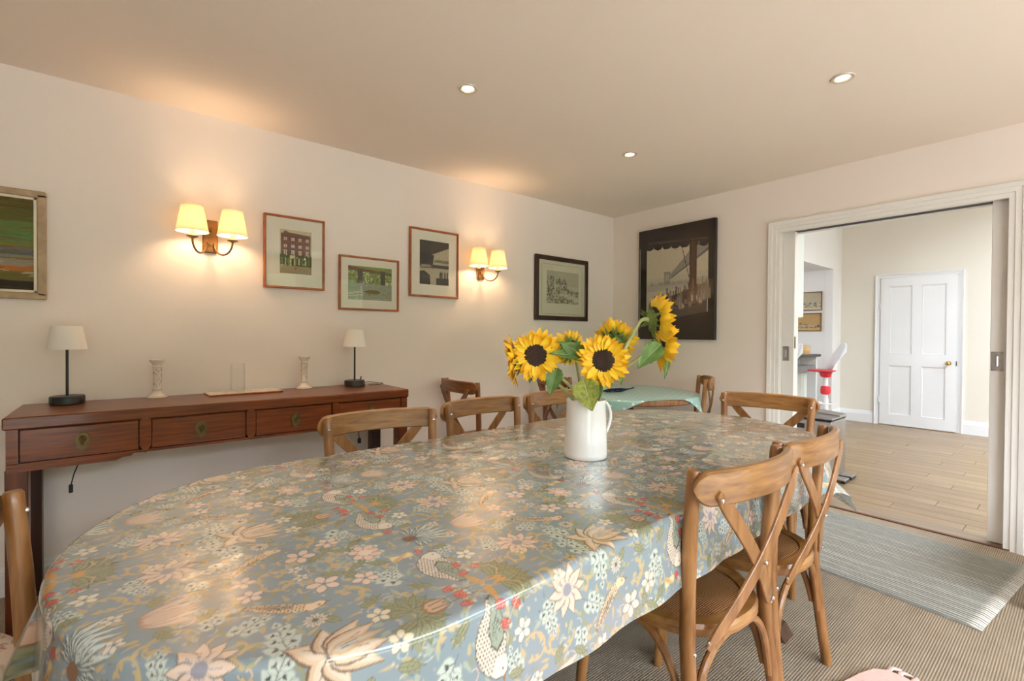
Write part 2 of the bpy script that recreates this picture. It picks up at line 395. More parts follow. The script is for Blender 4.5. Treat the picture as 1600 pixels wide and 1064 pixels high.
# sisal carpet
def sisal():
    M = bpy.data.materials.new('sisal_carpet'); M.use_nodes = True; t = M.node_tree; b = t.nodes['Principled BSDF']
    tcn = t.nodes.new('ShaderNodeTexCoord'); mp = t.nodes.new('ShaderNodeMapping'); t.links.new(tcn.outputs['Object'], mp.inputs[0])
    mp.inputs['Rotation'].default_value = (0, 0, math.radians(0))
    w1 = t.nodes.new('ShaderNodeTexWave'); w1.wave_type = 'BANDS'; w1.bands_direction = 'Y'; w1.inputs['Scale'].default_value = 1 / 0.0085 / 20 * 6.2832; w1.inputs['Distortion'].default_value = 1.2; w1.inputs['Detail Scale'].default_value = 3
    w2 = t.nodes.new('ShaderNodeTexWave'); w2.wave_type = 'BANDS'; w2.bands_direction = 'X'; w2.inputs['Scale'].default_value = 1 / 0.006 / 20 * 6.2832; w2.inputs['Distortion'].default_value = 1.5
    nz = t.nodes.new('ShaderNodeTexNoise'); nz.inputs['Scale'].default_value = 9; nz.inputs['Detail'].default_value = 8
    for w_ in (w1, w2, nz): t.links.new(mp.outputs[0], w_.inputs['Vector'])
    mu = t.nodes.new('ShaderNodeMath'); mu.operation = 'MULTIPLY'; t.links.new(w1.outputs['Fac'], mu.inputs[0]); t.links.new(w2.outputs['Fac'], mu.inputs[1])
    ad = t.nodes.new('ShaderNodeMath'); ad.operation = 'MULTIPLY_ADD'; t.links.new(nz.outputs['Fac'], ad.inputs[0]); ad.inputs[1].default_value = .35; t.links.new(mu.outputs[0], ad.inputs[2])
    rp = t.nodes.new('ShaderNodeValToRGB'); t.links.new(ad.outputs[0], rp.inputs[0])
    rp.color_ramp.elements[0].position = .10; rp.color_ramp.elements[0].color = (*lin('#7E6F5C'), 1)
    rp.color_ramp.elements[1].position = .95; rp.color_ramp.elements[1].color = (*lin('#C6B8A3'), 1)
    t.links.new(rp.outputs[0], b.inputs['Base Color']); b.inputs['Roughness'].default_value = .9; b.inputs['Specular IOR Level'].default_value = .15
    bp = t.nodes.new('ShaderNodeBump'); bp.inputs['Strength'].default_value = .6; bp.inputs['Distance'].default_value = .004
    t.links.new(mu.outputs[0], bp.inputs['Height']); t.links.new(bp.outputs[0], b.inputs['Normal'])
    return M
M_sisal = sisal()
struct('floor', MB().box((XB, YR, -.06), (XW - .01, YW, 0)), M_sisal, 'beige woven sisal carpet')

# skirting boards
def skirt(name, p, q, nrm, h=.165, M=M_trim, label=None):
    p, q, n = Vector(p), Vector(q), Vector(nrm); mb = MB()
    prof = [(0, 0), (.018, 0), (.018, h * .72), (.014, h * .76), (.014, h * .84), (.009, h * .90), (.007, h), (0, h)]
    vs = [p + n * a + Vector((0, 0, b)) for a, b in prof] + [q + n * a + Vector((0, 0, b)) for a, b in prof]
    k = len(prof); mb.add(vs, [(i, (i + 1) % k, (i + 1) % k + k, i + k) for i in range(k)] + [tuple(range(k))[::-1], tuple(range(k, 2 * k))])
    return struct(name, mb, M, label, smooth=20)
skirt('baseboard_left', (XB, YW, 0), (XW, YW, 0), (0, -1, 0), .135, label='white moulded skirting below the picture wall')
skirt('baseboard_far', (XW, OY1 + .085, 0), (XW, YW, 0), (-1, 0, 0), .135)
skirt('baseboard_right', (XW, YR, 0), (XW, OY0 - .085, 0), (-1, 0, 0), .135)

# architrave with stepped profile around the opening
def arch(name, y0, y1, z1, x, nx, w, M, steps=((0, .010), (.30, .010), (.33, .017), (.62, .017), (.66, .024), (.95, .028), (1, .024)), label=None):
    """mitred frame: inner edge at y0,y1,z1; protrudes along nx from plane x"""
    path = [((y0, 0), (-1, 0)), ((y0, z1), (-1, 1)), ((y1, z1), (1, 1)), ((y1, 0), (1, 0))]
    prof = [(0, 0)] + [(a * w, d) for a, d in steps] + [(w, 0)]
    vs = []
    for (py, pz), (dy, dz) in path:
        for a, d in prof: vs.append((x + nx * d, py + dy * a, pz + dz * a))
    k = len(prof); fs = []
    for s_ in range(3):
        for i in range(k): fs.append((s_ * k + i, s_ * k + (i + 1) % k, (s_ + 1) * k + (i + 1) % k, (s_ + 1) * k + i))
    fs += [tuple(range(k))[::-1], tuple(range(3 * k, 4 * k))]
    return struct(name, MB().add(vs, fs), M, label, smooth=15)
arch('trim_1', OY0 + .007, OY1 - .002, OZ + .003, XW, -1, .084, M_trim, label='white stepped architrave around the wide hall opening')
# jamb linings and head with a black strip for the shade in the track slot
jl = MB()
jl.box((XW, OY1 - .002, 0), (XW + .04, OY1 + .02, OZ + .05))          # left front lining
jl.box((XW, OY0 - .02, 0), (XW + .04, OY0 + .007, OZ + .05))
jl.box((XW, OY0 - .02, OZ + .001), (XW + .022, OY1 + .02, OZ + .06))      # head front board
jl.box((XW + .10, OY0 - .02, OZ), (XW + .155, OY1 + .02, OZ + .06))   # head rear board
jl.box((XW + .105, OY1 - .075, 0), (XW + .155, OY1 + .02, OZ))       # left rear lining
jl.box((XW + .105, OY0 - .02, 0), (XW + .155, OY0 + .06, OZ))
struct('trim_2', jl, M_leafd, 'pale painted lining of the hall opening', smooth=0)
struct('trim_3', MB().box((XW + .023, OY0 + .082, OZ + .0015), (XW + .099, OY1 - .089, OZ + .05)), M_black, 'black strip put in for the shade of the track slot above the sliding doors')  # solid black fill standing in for the slot's shade
# pocket sliding doors
def flush_pull(parent, y, z, x, h=.11, w=.05):
    q = MB().box((x - .002, y - w / 2, z - h / 2), (x + .002, y + w / 2, z - h / 2 + .008)).box((x - .002, y - w / 2, z + h / 2 - .008), (x + .002, y + w / 2, z + h / 2))
    q.box((x - .002, y - w / 2, z - h / 2), (x + .002, y - w / 2 + .008, z + h / 2)).box((x - .002, y + w / 2 - .008, z - h / 2), (x + .002, y + w / 2, z + h / 2))
    q.box((x - .0005, y - w / 2, z - h / 2), (x + .004, y + w / 2, z + h / 2))
    h_ = q.build('flush_handle', M_steel, parent, 0)
    MB().lathe([(.001, -.03), (.006, -.028), (.006, .028), (.001, .03)], (x - .001, y, z), 10).build('grip', M_chrome, h_)
    return h_
dr = thing('door_1', 'sliding pocket door slid back on the right of the hall opening', 'door', (0, 0, 0)); dr['kind'] = 'structure'
box('door_leaf', (XW + .05, OY0 - .70, .012), (XW + .092, OY0 + .078, OZ + .02), M_leafd, dr, .002)
flush_pull(dr, OY0 + .048, 1.068, XW + .05)
dl = thing('door_2', 'sliding pocket door slid back on the left, with brass edge latch', 'door', (0, 0, 0)); dl['kind'] = 'structure'
box('door_leaf', (XW + .05, OY1 - .085, .012), (XW + .092, OY1 - .001, OZ + .02), M_leafd, dl, .002)
flush_pull(dl, OY1 - .03, 1.075, XW + .05, .11, .042)
lt = MB().box((XW + .058, OY1 - .088, 1.115), (XW + .078, OY1 - .084, 1.205)).build('edge_latch', M_brass, dl, 0)
MB().ball((XW + .068, OY1 - .088, 1.15), .006).build('latch_pin', M_chrome, lt)
# threshold
struct('trim_4', MB().box((XW - .012, OY0 - .02, -.01), (XW + .012, OY1 + .02, .008)), wood('threshold_wood', '#4A2810', '#6E4020', .4, .2, (12, 1, 12)), 'brown wooden threshold strip')
M_hfl = wood('laminate_dark_edge', '#7C6A55', '#93806A', .45, .2, (12, 1, 12), 3)
struct('floor_edge', MB().box((XW + .012, OY0 - .02, -.01), (XW + .155, OY1 + .02, .004)), M_hfl, 'grey brown laminate strip in the opening')

# ------------------------------------------------------------------ hall and kitchen beyond
HX, HZ, HY = 8.15, 3.0, -3.0
struct('hall_floor', MB().box((XW + .155, HY, -.05), (HX, 5.0, -.006)), mat('hall_subfloor', '#5A4632', .8, noise=.05), 'base below the hall floorboards')
M_pl = [wood('laminate_%d' % i, a, b, .38, .25, (12, .8, 12), 3) for i, (a, b) in enumerate((('#7C6446', '#A18561'), ('#826A4A', '#A78B67'), ('#786042', '#9C805C')))]
hf = bpy.data.objects['hall_floor']
pm = [MB().box((0, 0, -.006), (.146, 1.196, .002), .0008).mesh('plank', m_, 0) for m_ in M_pl]
pe = [MB().box((0, 0, -.006), (.146, .596, .002), .0008).mesh('plank', m_, 0) for m_ in M_pl]
k = 0
for i in range(29):
    x = XW + .158 + i * .149
    if x > HX: break
    y = -1.9 + [0, .4, .8, .2][i % 4]
    while y < 4.2:
        if y >= -1.5:
            o = bpy.data.objects.new('plank', pm[rnd.randrange(3)]); C.objects.link(o); o.parent = hf; o.location = (x, y, 0); k += 1
        y += 1.199
KX, KY = 7.8, 2.34
struct('wall_hall', MB().box((HX, HY, -.06), (HX + .1, KY + .02, HZ)), M_hallw, 'cream hall wall with the white panelled door')
struct('wall_hall_return', MB().box((KX, KY, -.06), (HX + .1, KY + .1, HZ)), M_kitw)
struct('wall_kitchen', MB().box((KX, KY + .101, -.06), (KX + .1, 5.0, 2.171)), M_kitw, 'pale kitchen wall with two small framed pictures')
struct('wall_kitchen_header', MB().box((5.75, KY, 2.171), (KX, KY + .1, HZ)).box((5.75, KY + .1, 2.171), (KX, 5.0, 2.23)), M_kitw, 'white bulkhead above the kitchen counter')
struct('wall_kitchen_side', MB().box((XW + .155, KY, 0), (5.75, KY + .1, HZ)), M_kitw)
struct('wall_kitchen_back', MB().box((XW + .155, 4.9, 0), (6.1, 5.0, HZ)).box((6.9, 4.9, 0), (KX, 5.0, HZ)).box((6.1, 4.9, 0), (6.9, 5.0, 1.2)).box((6.1, 4.9, 1.9), (6.9, 5.0, HZ)), M_kitw)
struct('wall_kitchen_left', MB().box((XW + .155, KY + .1, 0), (XW + .25, 4.9, HZ)), M_kitw)
struct('wall_hall_right', MB().box((XW + .155, HY - .1, 0), (WIN2[0], HY, HZ)).box((WIN2[1], HY - .1, 0), (HX + .1, HY, HZ)).box((WIN2[0], HY - .1, 0), (WIN2[1], HY, WIN2[2])).box((WIN2[0], HY - .1, WIN2[3]), (WIN2[1], HY, HZ)), M_hallw)
struct('wall_hall_left', MB().box((XW + .155, HY - .1, ZC), (XW + .25, KY, HZ)), M_hallw)
struct('ceiling_hall', MB().box((XW + .155, HY - .1, HZ), (4.9, 5.0, HZ + .1)).box((7.3, HY - .1, HZ), (HX + .1, 5.0, HZ + .1)).box((4.9, HY - .1, HZ), (7.3, -1.6, HZ + .1)).box((4.9, .2, HZ), (7.3, 5.0, HZ + .1)), M_kitw, 'white hall ceiling with a rooflight')
skirt('baseboard_hall', (HX, 1.935, 0), (HX, KY, 0), (-1, 0, 0), .17, M_white)
skirt('baseboard_hall_right', (HX, HY, 0), (HX, 1.02, 0), (-1, 0, 0), .17, M_white)
skirt('baseboard_hall_return', (KX, KY, 0), (HX, KY, 0), (0, -1, 0), .17, M_white)
skirt('baseboard_kitchen', (KX, KY, 0), (KX, 4.9, 0), (-1, 0, 0), .17, M_white)
# white four panel door in hall
DY0, DY1, DZ = 1.07, 1.875, 2.02
arch('trim_5', DY0, DY1, DZ, HX, -1, .052, M_white, label='white moulded frame of the panelled door')
struct('trim_6', MB().box((HX - .004, DY0, 0), (HX + .01, DY0 + .012, DZ)).box((HX - .004, DY1 - .012, 0), (HX + .01, DY1, DZ)).box((HX - .004, DY0, DZ - .012), (HX + .01, DY1, DZ)), M_white, smooth=0)
hd = thing('door_3', 'white four panel door with small brass knob at the end of the hall', 'door', (0, 0, 0)); hd['kind'] = 'structure'
y0, y1, z0, z1 = DY0 + .013, DY1 - .013, .012, DZ - .013
fx = HX - .022
st = MB()
st.box((fx, y0, z0), (HX - .001, y0 + .10, z1)).box((fx, y1 - .10, z0), (HX - .001, y1, z1))
ym = (y0 + y1) / 2
for a, b in ((z0, .155), (.825, .985), (1.90, z1)): st.box((fx, y0 + .10, a), (HX - .001, y1 - .10, b))
for a, b in ((.155, .825), (.985, 1.90)): st.box((fx, ym - .052, a), (HX - .001, ym + .052, b))
st.build('door_frame', M_white, hd, 0)
for ya, yb in ((y0 + .10, ym - .052), (ym + .052, y1 - .10)):
    for a, b in ((.155, .825), (.985, 1.90)):
        q = MB().box((HX - .010, ya, a), (HX - .001, yb, b))
        for (A, B) in (((HX - .017, ya, a), (HX - .008, ya + .012, b)), ((HX - .017, yb - .012, a), (HX - .008, yb, b)), ((HX - .017, ya, a), (HX - .008, yb, a + .012)), ((HX - .017, ya, b - .012), (HX - .008, yb, b))): q.box(A, B, .003)
        q.build('panel', M_white, hd, 0)
kb = MB(); kb.tube([(fx, 1.155, .88), (fx - .045, 1.155, .88)], .009, 10).ball((fx - .055, 1.155, .88), .027, 14, 10, (.75, 1, 1)).tube([(fx + .001, 1.155, .88), (fx - .004, 1.155, .88)], .028, 16)
kb.build('door_knob', mat('polished_brass', (.62, .42, .14), .22, 1.0, noise=.03), hd)
for z in (.35, 1.65):
    MB().tube([(HX - .026, y1 + .006, z - .04), (HX - .026, y1 + .006, z + .04)], .006, 8).build('hinge', M_white, hd)
MB().box((fx - .003, y0 - .006, .85), (fx + .004, y0 + .002, .91)).build('latch_plate', M_brass, hd, 0)

# kitchen furniture
kc = thing('kitchen_counter', 'pale green base cabinet with grey worktop beyond the opening', 'counter', (0, 0, 0))
bd = MB().box((5.85, KY + .02, .02), (6.92, 3.3, .76)).build('cabinet_body', M_green, kc, 0)
for i in range(9): MB().box((5.87 + i * .116, KY + .012, .10), (5.87 + i * .116 + .110, KY + .021, .74), .003).build('panel', M_green, bd, 0)
box('worktop', (5.82, KY - .06, .76), (6.98, 3.35, .84), M_ctop, kc, .004)
sh = kc
box('shelf_top', (6.2, 2.42, .93), (7.62, 3.4, .965), mat('dark_shelf', (.05, .05, .05), .4, noise=.05), sh, .004)
box('shelf_front', (6.2, 2.46, .84), (6.98, 2.52, .93), M_ctop, sh)
box('shelf_side', (7.55, 2.46, .0), (7.60, 3.4, .93), M_kitw, sh)
wb = MB().lathe([(.001, 0), (.12, 0), (.125, .01), (.125, .115), (.12, .12), (.001, .12)], (0, 0, 0), 28)
wbo = wb.build('wooden_tub', M_box); wbo.location = (7.28, 2.575, .966); tag(wbo, 'round pale wooden tub on the dark raised shelf of the kitchen counter', 'tub')
MB().lathe([(.115, .1205), (.121, .1205), (.121, .124), (.115, .124)], (0, 0, 0), 28).build('lid_rim', M_fr_or, wbo)
wc = thing('wall_cabinet', 'pale green wall cabinet hanging at the kitchen entrance', 'cabinet', (0, 0, 0))
box('cabinet_body', (5.20, 1.985, 1.41), (5.65, KY - .001, 2.5), M_green, wc)
box('cabinet_door', (5.21, 1.965, 1.415), (5.64, 1.984, 2.49), M_green, wc, .003)
def stool(loc, label):
    t = thing('bar_stool', label, 'stool', loc, math.radians(-46), 'white and red bar stools at the kitchen counter')
    MB().lathe([(.001, 0), (.20, 0), (.20, .012), (.05, .035), (.03, .05), (.001, .05)], n=28).build('base', M_wplast, t)
    MB().tube([(0, 0, .05), (0, 0, .45)], .032, 16).build('pole', M_wplast, t)
    MB().tube([(0, 0, .44), (0, 0, .74)], .026, 16).build('piston', M_wplast, t)
    MB().lathe([(.026, 0), (.05, .01), (.055, .05), (.05, .10), (.026, .11)], (0, 0, .50), 20).build('lever_collar', M_red, t)
    MB().lathe([(.026, 0), (.055, .01), (.07, .06), (.001, .065)], (0, 0, .71), 20).build('seat_mount', M_red, t)
    MB().lathe([(.001, 0), (.115, .004), (.145, .014), (.15, .026), (.12, .032), (.001, .028)], (-.05, 0, .775), 28).build('seat_pad', M_red, t)
    MB().tube([(-.03 + .11 * math.cos(a), .11 * math.sin(a), .40) for a in np.linspace(0, 2 * PI, 25)], .008, 8, cap=False).tube([(0, 0, .40), (-.14, 0, .40)], .007, 8).build('foot_ring', M_wplast, t)
    # shell back: swept curved sheet rising on the +x side
    vs = []; nu, nv = 15, 10
    for j in range(nv):
        q = j / (nv - 1); z = .80 + .33 * q; rr = .10 + .05 * q + .03 * q * q; sp = 1.35 - .75 * q ** 1.5
        for i in range(nu):
            a = (i / (nu - 1) * 2 - 1) * sp
            vs.append((rr * math.cos(a) + .03 * q, rr * math.sin(a), z - .10 * abs(i / (nu - 1) * 2 - 1) ** 3 * q))
    n0 = len(vs); vs += [(x * .95 - .002, y * .95, z) for x, y, z in vs]
    fs = [(j * nu + i, j * nu + i + 1, (j + 1) * nu + i + 1, (j + 1) * nu + i) for j in range(nv - 1) for i in range(nu - 1)]
    fs += [tuple(n0 + p for p in q[::-1]) for q in fs]
    for i in range(nu - 1): fs += [(i, n0 + i, n0 + i + 1, i + 1), ((nv - 1) * nu + i + 1, n0 + (nv - 1) * nu + i + 1, n0 + (nv - 1) * nu + i, (nv - 1) * nu + i)]
    for j in range(nv - 1): fs += [(j * nu, (j + 1) * nu, n0 + (j + 1) * nu, n0 + j * nu), ((j + 1) * nu - 1, n0 + (j + 1) * nu - 1, n0 + (j + 2) * nu - 1, (j + 2) * nu - 1)]
    MB().add(vs, fs).build('shell_back', M_wplast, t)
    return t
s1 = stool((6.62, 2.05, .002), 'white shell bar stool with red seat pad, in clear view')
s2 = copy_tree(s1); s2.location = (5.58, 2.16, .002); s2['label'] = 'white bar stool mostly hidden behind the sliding door edge'

# kitchen small pictures
def sea_ras(w, h, sky, sea, seed):
    R = Ras(w, h, .004, sky); rr = random.Random(seed)
    R.poly([(0, 0), (w, 0), (w, h * .3), (0, h * .3)], sea)
    for i in range(30):
        x = rr.random() * w; y = h * (.12 + .25 * rr.random() ** 1.5)
        R.poly([(x, y), (x + .05, y), (x + .03, y + .012 + .02 * rr.random()), (x + .015, y + .02)], rr.choice(['#8B8877', '#6C7068', '#A79B7C', '#50545A']), .8)
    return R
def wall_picture(name, label, plane, a0, a1, z0, z1, M_f, fw, fd, ras, mount=None, mw=None, M_p=None, glass=True, res=.003, slip=None, group=None):
    """plane ('y',Y) hangs on y=Y facing -y; ('x',X) hangs on x=X facing -x.
    a0..a1 = extent along x (or along y), mw = (left, right, bottom, top) margins of the mount"""
    ax, P = plane; w, h = abs(a1 - a0), z1 - z0
    if ax == 'y': T = thing(name, label, 'picture', ((a0 + a1) / 2, P - .001, z0), 0, group)
    else: T = thing(name, label, 'picture', (P - .001, (a0 + a1) / 2, z0), -PI / 2, group)
    # local: x to the viewer's right, y into the wall, wall at y=0
    fr_ = MB(); d = fd
    def bar(xa, xb, za, zb):
        fr_.box((xa, -d, za), (xb, -.001, zb), min(.004, fw * .2))
    bar(-w / 2, w / 2, 0, fw); bar(-w / 2, w / 2, h - fw, h); bar(-w / 2, -w / 2 + fw, fw * .5, h - fw * .5); bar(w / 2 - fw, w / 2, fw * .5, h - fw * .5)
    fr_.build('frame', M_f, T, 25)
    x0, zz0, iw, ih = -w / 2 + fw, fw, w - 2 * fw, h - 2 * fw
    if slip:
        s_ = MB(); q = .012
        for A, B in (((x0, zz0), (x0 + iw, zz0 + q)), ((x0, zz0 + ih - q), (x0 + iw, zz0 + ih)), ((x0, zz0), (x0 + q, zz0 + ih)), ((x0 + iw - q, zz0), (x0 + iw, zz0 + ih))):
            s_.box((A[0], -d * .8, A[1]), (B[0], -.002, B[1]), .002)
        s_.build('slip', slip, T, 25)
    if mount:
        MB().box((x0, -d * .55, zz0), (x0 + iw, -d * .3, zz0 + ih)).build('mount', mount, T, 0)
        l, r_, b, t = mw
        print_panel('print', ras, T, M_p, (x0 + l, -d * .57, zz0 + b), (1, 0, 0), (0, 0, 1), iw - l - r_, ih - b - t, res)
    else:
        MB().box((x0, -d * .5, zz0), (x0 + iw, -.002, zz0 + ih)).build('backing', M_black, T, 0)
        print_panel('print', ras, T, M_p, (x0, -d * .55, zz0), (1, 0, 0), (0, 0, 1), iw, ih, res)
    if glass: MB().box((x0, -d * .70, zz0), (x0 + iw, -d * .66, zz0 + ih)).build('glass', M_glass2, T, 0)
    return T
M_gold = wood('brown_gilt_frame', '#6E4A22', '#8E6632', .45, .1, (3, 3, 3), 6)
wall_picture('seascape_picture', 'small framed grey seascape, upper one on the kitchen wall', ('x', KX), 2.469, 2.90, 1.59, 1.865, M_gold, .014, .02, sea_ras(.4, .25, '#A79E88', '#B4AA8E', 1), None, None, M_print, False, .006)
wall_picture('seascape_picture', 'small framed tan seascape, lower one on the kitchen wall', ('x', KX), 2.475, 2.92, 1.29, 1.555, M_gold, .014, .02, sea_ras(.4, .25, '#A68A5C', '#B39769', 2), None, None, M_print, False, .006)

# pedal bin
pb = thing('pedal_bin', 'brushed steel twin pedal bin just beyond the opening', 'bin', (4.51, 1.35, .002))
MB().box((0, 0, .02), (.36, .34, .50), .008).build('body', M_steel, pb)
MB().box((.005, .005, 0), (.355, .335, .02), .003).build('foot', M_black, pb)
MB().box((-.002, -.002, .50), (.362, .342, .512), .004).build('rim', M_lblack, pb)
q = MB(); q.prism([(-.005, .515), (.345, .515), (.345, .545), (-.005, .527)], 'x', -.006, .178); q.build('lid', M_steel, pb)
q = MB(); q.prism([(-.005, .515), (.345, .515), (.345, .565), (-.005, .535)], 'x', .182, .366); q.build('lid', M_steel, pb)
MB().box((-.004, .20, .42), (.001, .29, .46), .002).build('side_grip', M_black, pb)
for i in range(2):
    pe_ = MB().box((.03 + i * .17, -.09, .02), (.15 + i * .17, -.002, .032), .004).build('pedal', M_steel, pb)
    MB().box((.03 + i * .17, -.092, .005), (.15 + i * .17, -.06, .02), .003).build('pedal_pad', M_lblack, pe_)

# ------------------------------------------------------------------ garden doors (right wall, behind the viewpoint) and garden
def glazing(name, x0, x1, z0, z1, y, n, label):
    t = thing(name, label, 'window', (0, 0, 0)); t['kind'] = 'structure'
    fr_ = MB(); b = .07
    fr_.box((x0, y - .08, z0), (x1, y - .02, z0 + b)).box((x0, y - .08, z1 - b), (x1, y - .02, z1))
    for i in range(n + 1):
        x = x0 + (x1 - x0) * i / n; fr_.box((max(x0, x - b / 2), y - .08, z0), (min(x1, x + b / 2), y - .02, z1))
    fr_.build('window_frame', M_white, t, 0)
    for i in range(n):
        xa = x0 + (x1 - x0) * i / n + b / 2; xb = x0 + (x1 - x0) * (i + 1) / n - b / 2
        MB().box((xa, y - .055, z0 + b), (xb, y - .050, z1 - b)).build('pane', M_glass, t, 0)
glazing('window_1', *WIN1, YR, 4, 'glazed garden doors on the wall opposite the pictures')
rl = thing('window_3', 'rooflight in the hall ceiling', 'window', (0, 0, 0)); rl['kind'] = 'structure'
MB().box((4.9, -1.6, HZ), (7.3, -1.55, HZ + .12)).box((4.9, .15, HZ), (7.3, .2, HZ + .12)).box((4.9, -1.6, HZ), (4.95, .2, HZ + .12)).box((7.25, -1.6, HZ), (7.3, .2, HZ + .12)).build('window_frame', M_white, rl, 0)
MB().box((4.95, -1.55, HZ + .08), (7.25, .15, HZ + .09)).build('pane', M_glass, rl, 0)
glazing('window_2', *WIN2, HY, 2, 'large window on the garden side of the hall')
struct('bounce_paving', MB().box((-12, -9.0, -.12), (16, YR - .13, -.06)), mat('bounce_stone', (.58, .52, .44), .8, noise=.08, nscale=2), 'pale stone patio added unseen outside to bounce light indoors')  # unseen pale ground, added to send neutral light up to the ceiling
struct('lawn', MB().box((-15, -16, -.12), (20, -9.0, -.10)), mat('lawn_grass', (.13, .16, .07), .9, noise=.3, nscale=3), 'green lawn outside the garden doors')
hg = MB()
for i in range(34):
    hg.ball((-9 + i * .75 + rnd.uniform(-.2, .2), -9.5 + rnd.uniform(-.5, .5), 1.3 + rnd.uniform(-.1, .8)), 1.0 + rnd.uniform(-.15, .3), 12, 8, (1, 1, 2.1))
ho = struct('hedge', hg, mat('hedge_green', (.08, .12, .045), .8, noise=.5, nscale=4, bump=1, bscale=20), 'garden hedge beyond the lawn')

# ================================================================== PICTURES ON THE LEFT WALL
rr = random.Random(3)
def noise_pts(x0, x1, y, amp, n): return [(x0 + (x1 - x0) * i / n, y + rr.uniform(-amp, amp)) for i in range(n + 1)]
# 1: oil seascape, right part visible
R = Ras(.70, .46, .003, '#55522A')
for a, b, c in ((.36, .46, '#4A3C12'), (.32, .40, '#4D4A1C'), (.27, .34, '#53642F'), (.23, .29, '#4F6A3A'), (.215, .235, '#6E6220'), (.19, .218, '#5D5B52'), (.175, .195, '#4A5048'), (.15, .18, '#6F6A58'), (.12, .155, '#7E7560'), (.10, .125, '#9A5A22'), (.085, .105, '#6B5A26'), (.05, .09, '#5A5222'), (0, .055, '#33250F')):
    R.poly([(0, a), (.7, a)] + noise_pts(.7, 0, b, .004, 14), c)
for i in range(60):
    y = rr.uniform(.01, .23); x = rr.uniform(0, .7); L = rr.uniform(.03, .16)
    R.poly([(x, y), (x + L, y + rr.uniform(-.004, .006)), (x + L * .6, y + .007), (x + L * .2, y + .009)], rr.choice(['#2E2A1C', '#8C8672', '#7A5A1E', '#3F4038', '#A39A80', '#5B4A18']), .75)
for i in range(30):
    y = rr.uniform(.24, .45); x = rr.uniform(0, .7); L = rr.uniform(.05, .2)
    R.poly([(x, y), (x + L, y + .003), (x + L * .6, y + .010), (x + L * .2, y + .012)], rr.choice(['#46501E', '#5C5A1E', '#4A6233', '#5E4A18']), .5)
R.poly([(.45, .30), (.56, .295), (.58, .325), (.47, .33)], '#8A7A30', .4)
R.poly([(.40, .02), (.60, .03), (.70, .02), (.70, .05), (.55, .062), (.44, .05)], '#1F160C', .9)
wall_picture('oil_painting', 'green and brown oil seascape in a pale frame, cut by the photo edge', ('y', YW), -1.02, -.283, 1.350, 1.848, M_fr_pale, .030, .035, R, None, None, M_oil, False, .003, M_fr_in)
# 2: town house
R = Ras(.18, .265, .0012, '#B7AC8C')
R.poly([(.0, .0), (.18, .0), (.18, .075), (0, .09)], '#9A8C68')
R.poly([(.005, .10), (.175, .095), (.175, .235), (.02, .238), (.02, .252), (.035, .256), (.05, .248), (.17, .240)], '#5C2E20')
R.poly([(.005, .10), (.175, .095), (.175, .236), (.10, .244), (.03, .244), (.005, .24)], '#5C2E20')
for j in range(3):
    for i in range(4):
        x = .022 + i * .041; y = .115 + j * .042; h_ = .028 if j == 0 else .018
        R.poly([(x, y), (x + .018, y), (x + .018, y + h_), (x, y + h_)], '#B9A68C'); R.line([(x + .009, y), (x + .009, y + h_)], .0016, '#5C3A2A', wrap=False); R.line([(x, y + h_ / 2), (x + .018, y + h_ / 2)], .0016, '#5C3A2A', wrap=False)
R.line([(0, .198), (.18, .194)], .002, '#8A4A30', wrap=False)
R.poly([(0, .055), (.18, .045), (.18, .115), (.12, .108), (.07, .118), (0, .112)], '#3E4A26')
for i in range(9):
    x = .008 + i * .019; R.poly([(x, .055), (x + .008, .055), (x + .008, .095), (x, .097)], '#D3C8A0' if i % 2 else '#7E8A58', .8)
R.poly([(.055, .05), (.085, .05), (.085, .112), (.055, .112)], '#C9BC93'); R.poly([(.065, .05), (.077, .05), (.077, .09), (.065, .09)], '#2A3A1E')
for i in range(50): R.ell(rr.uniform(0, .18), rr.uniform(.045, .115), .004, .003, rr.random() * 3, rr.choice(['#55702E', '#2C3B18', '#86964E', '#DCE2D0']), .8)
R.ell(.088, .033, .004, .010, 0, '#C83A22'); R.ell(.14, .095, .006, .008, 0, '#E8F0F4')
wall_picture('town_house_picture', 'thin orange wood frame with a red brick town house print', ('y', YW), .634, .985, 1.474, 1.914, M_fr_or, .013, .022, R, M_mount, (.076, .066, .080, .068), M_print, True, .0016, group=None)
# 3: river with boats
R = Ras(.305, .225, .0014, '#8E9070')
R.poly([(0, .11), (.305, .11), (.305, .225), (0, .225)], '#7C8A4C')
for i in range(220): R.ell(rr.uniform(0, .305), rr.uniform(.11, .20), rr.uniform(.004, .012), rr.uniform(.003, .008), rr.random() * 3, rr.choice(['#6E8240', '#93A25A', '#B9C489', '#556A36', '#D6DDB6', '#3F5030']), .6)
R.poly([(0, .20), (.305, .178), (.305, .190), (0, .222)], '#6E5340'); R.line([(0, .197), (.305, .176)], .003, '#45382E', wrap=False)
for x in (.065, .225): R.poly([(x, .10), (x + .03, .10), (x + .034, .20), (x - .004, .205)], '#4B4A3C')
R.poly([(.05, .10), (.10, .10), (.10, .125), (.055, .13)], '#6A3A28')
R.poly([(0, 0), (.305, 0), (.305, .105), (0, .112)], '#8C927E')
for i in range(90):
    x = rr.uniform(0, .28); y = rr.uniform(.005, .10); R.line([(x, y), (x + rr.uniform(.01, .03), y)], .002, rr.choice(['#A9AE99', '#6E7663', '#5D6A58', '#B8BCA6']), .8, False)
R.poly([(.10, .055), (.14, .040), (.21, .042), (.225, .062), (.16, .068)], '#6E6A2C'); R.poly([(.11, .060), (.21, .063), (.20, .066), (.14, .066)], '#2F2C18')
R.poly([(0, .02), (.09, .03), (.11, .05), (.06, .058), (0, .045)], '#B9AF98'); R.line([(0, .03), (.1, .045)], .003, '#40382C', wrap=False)
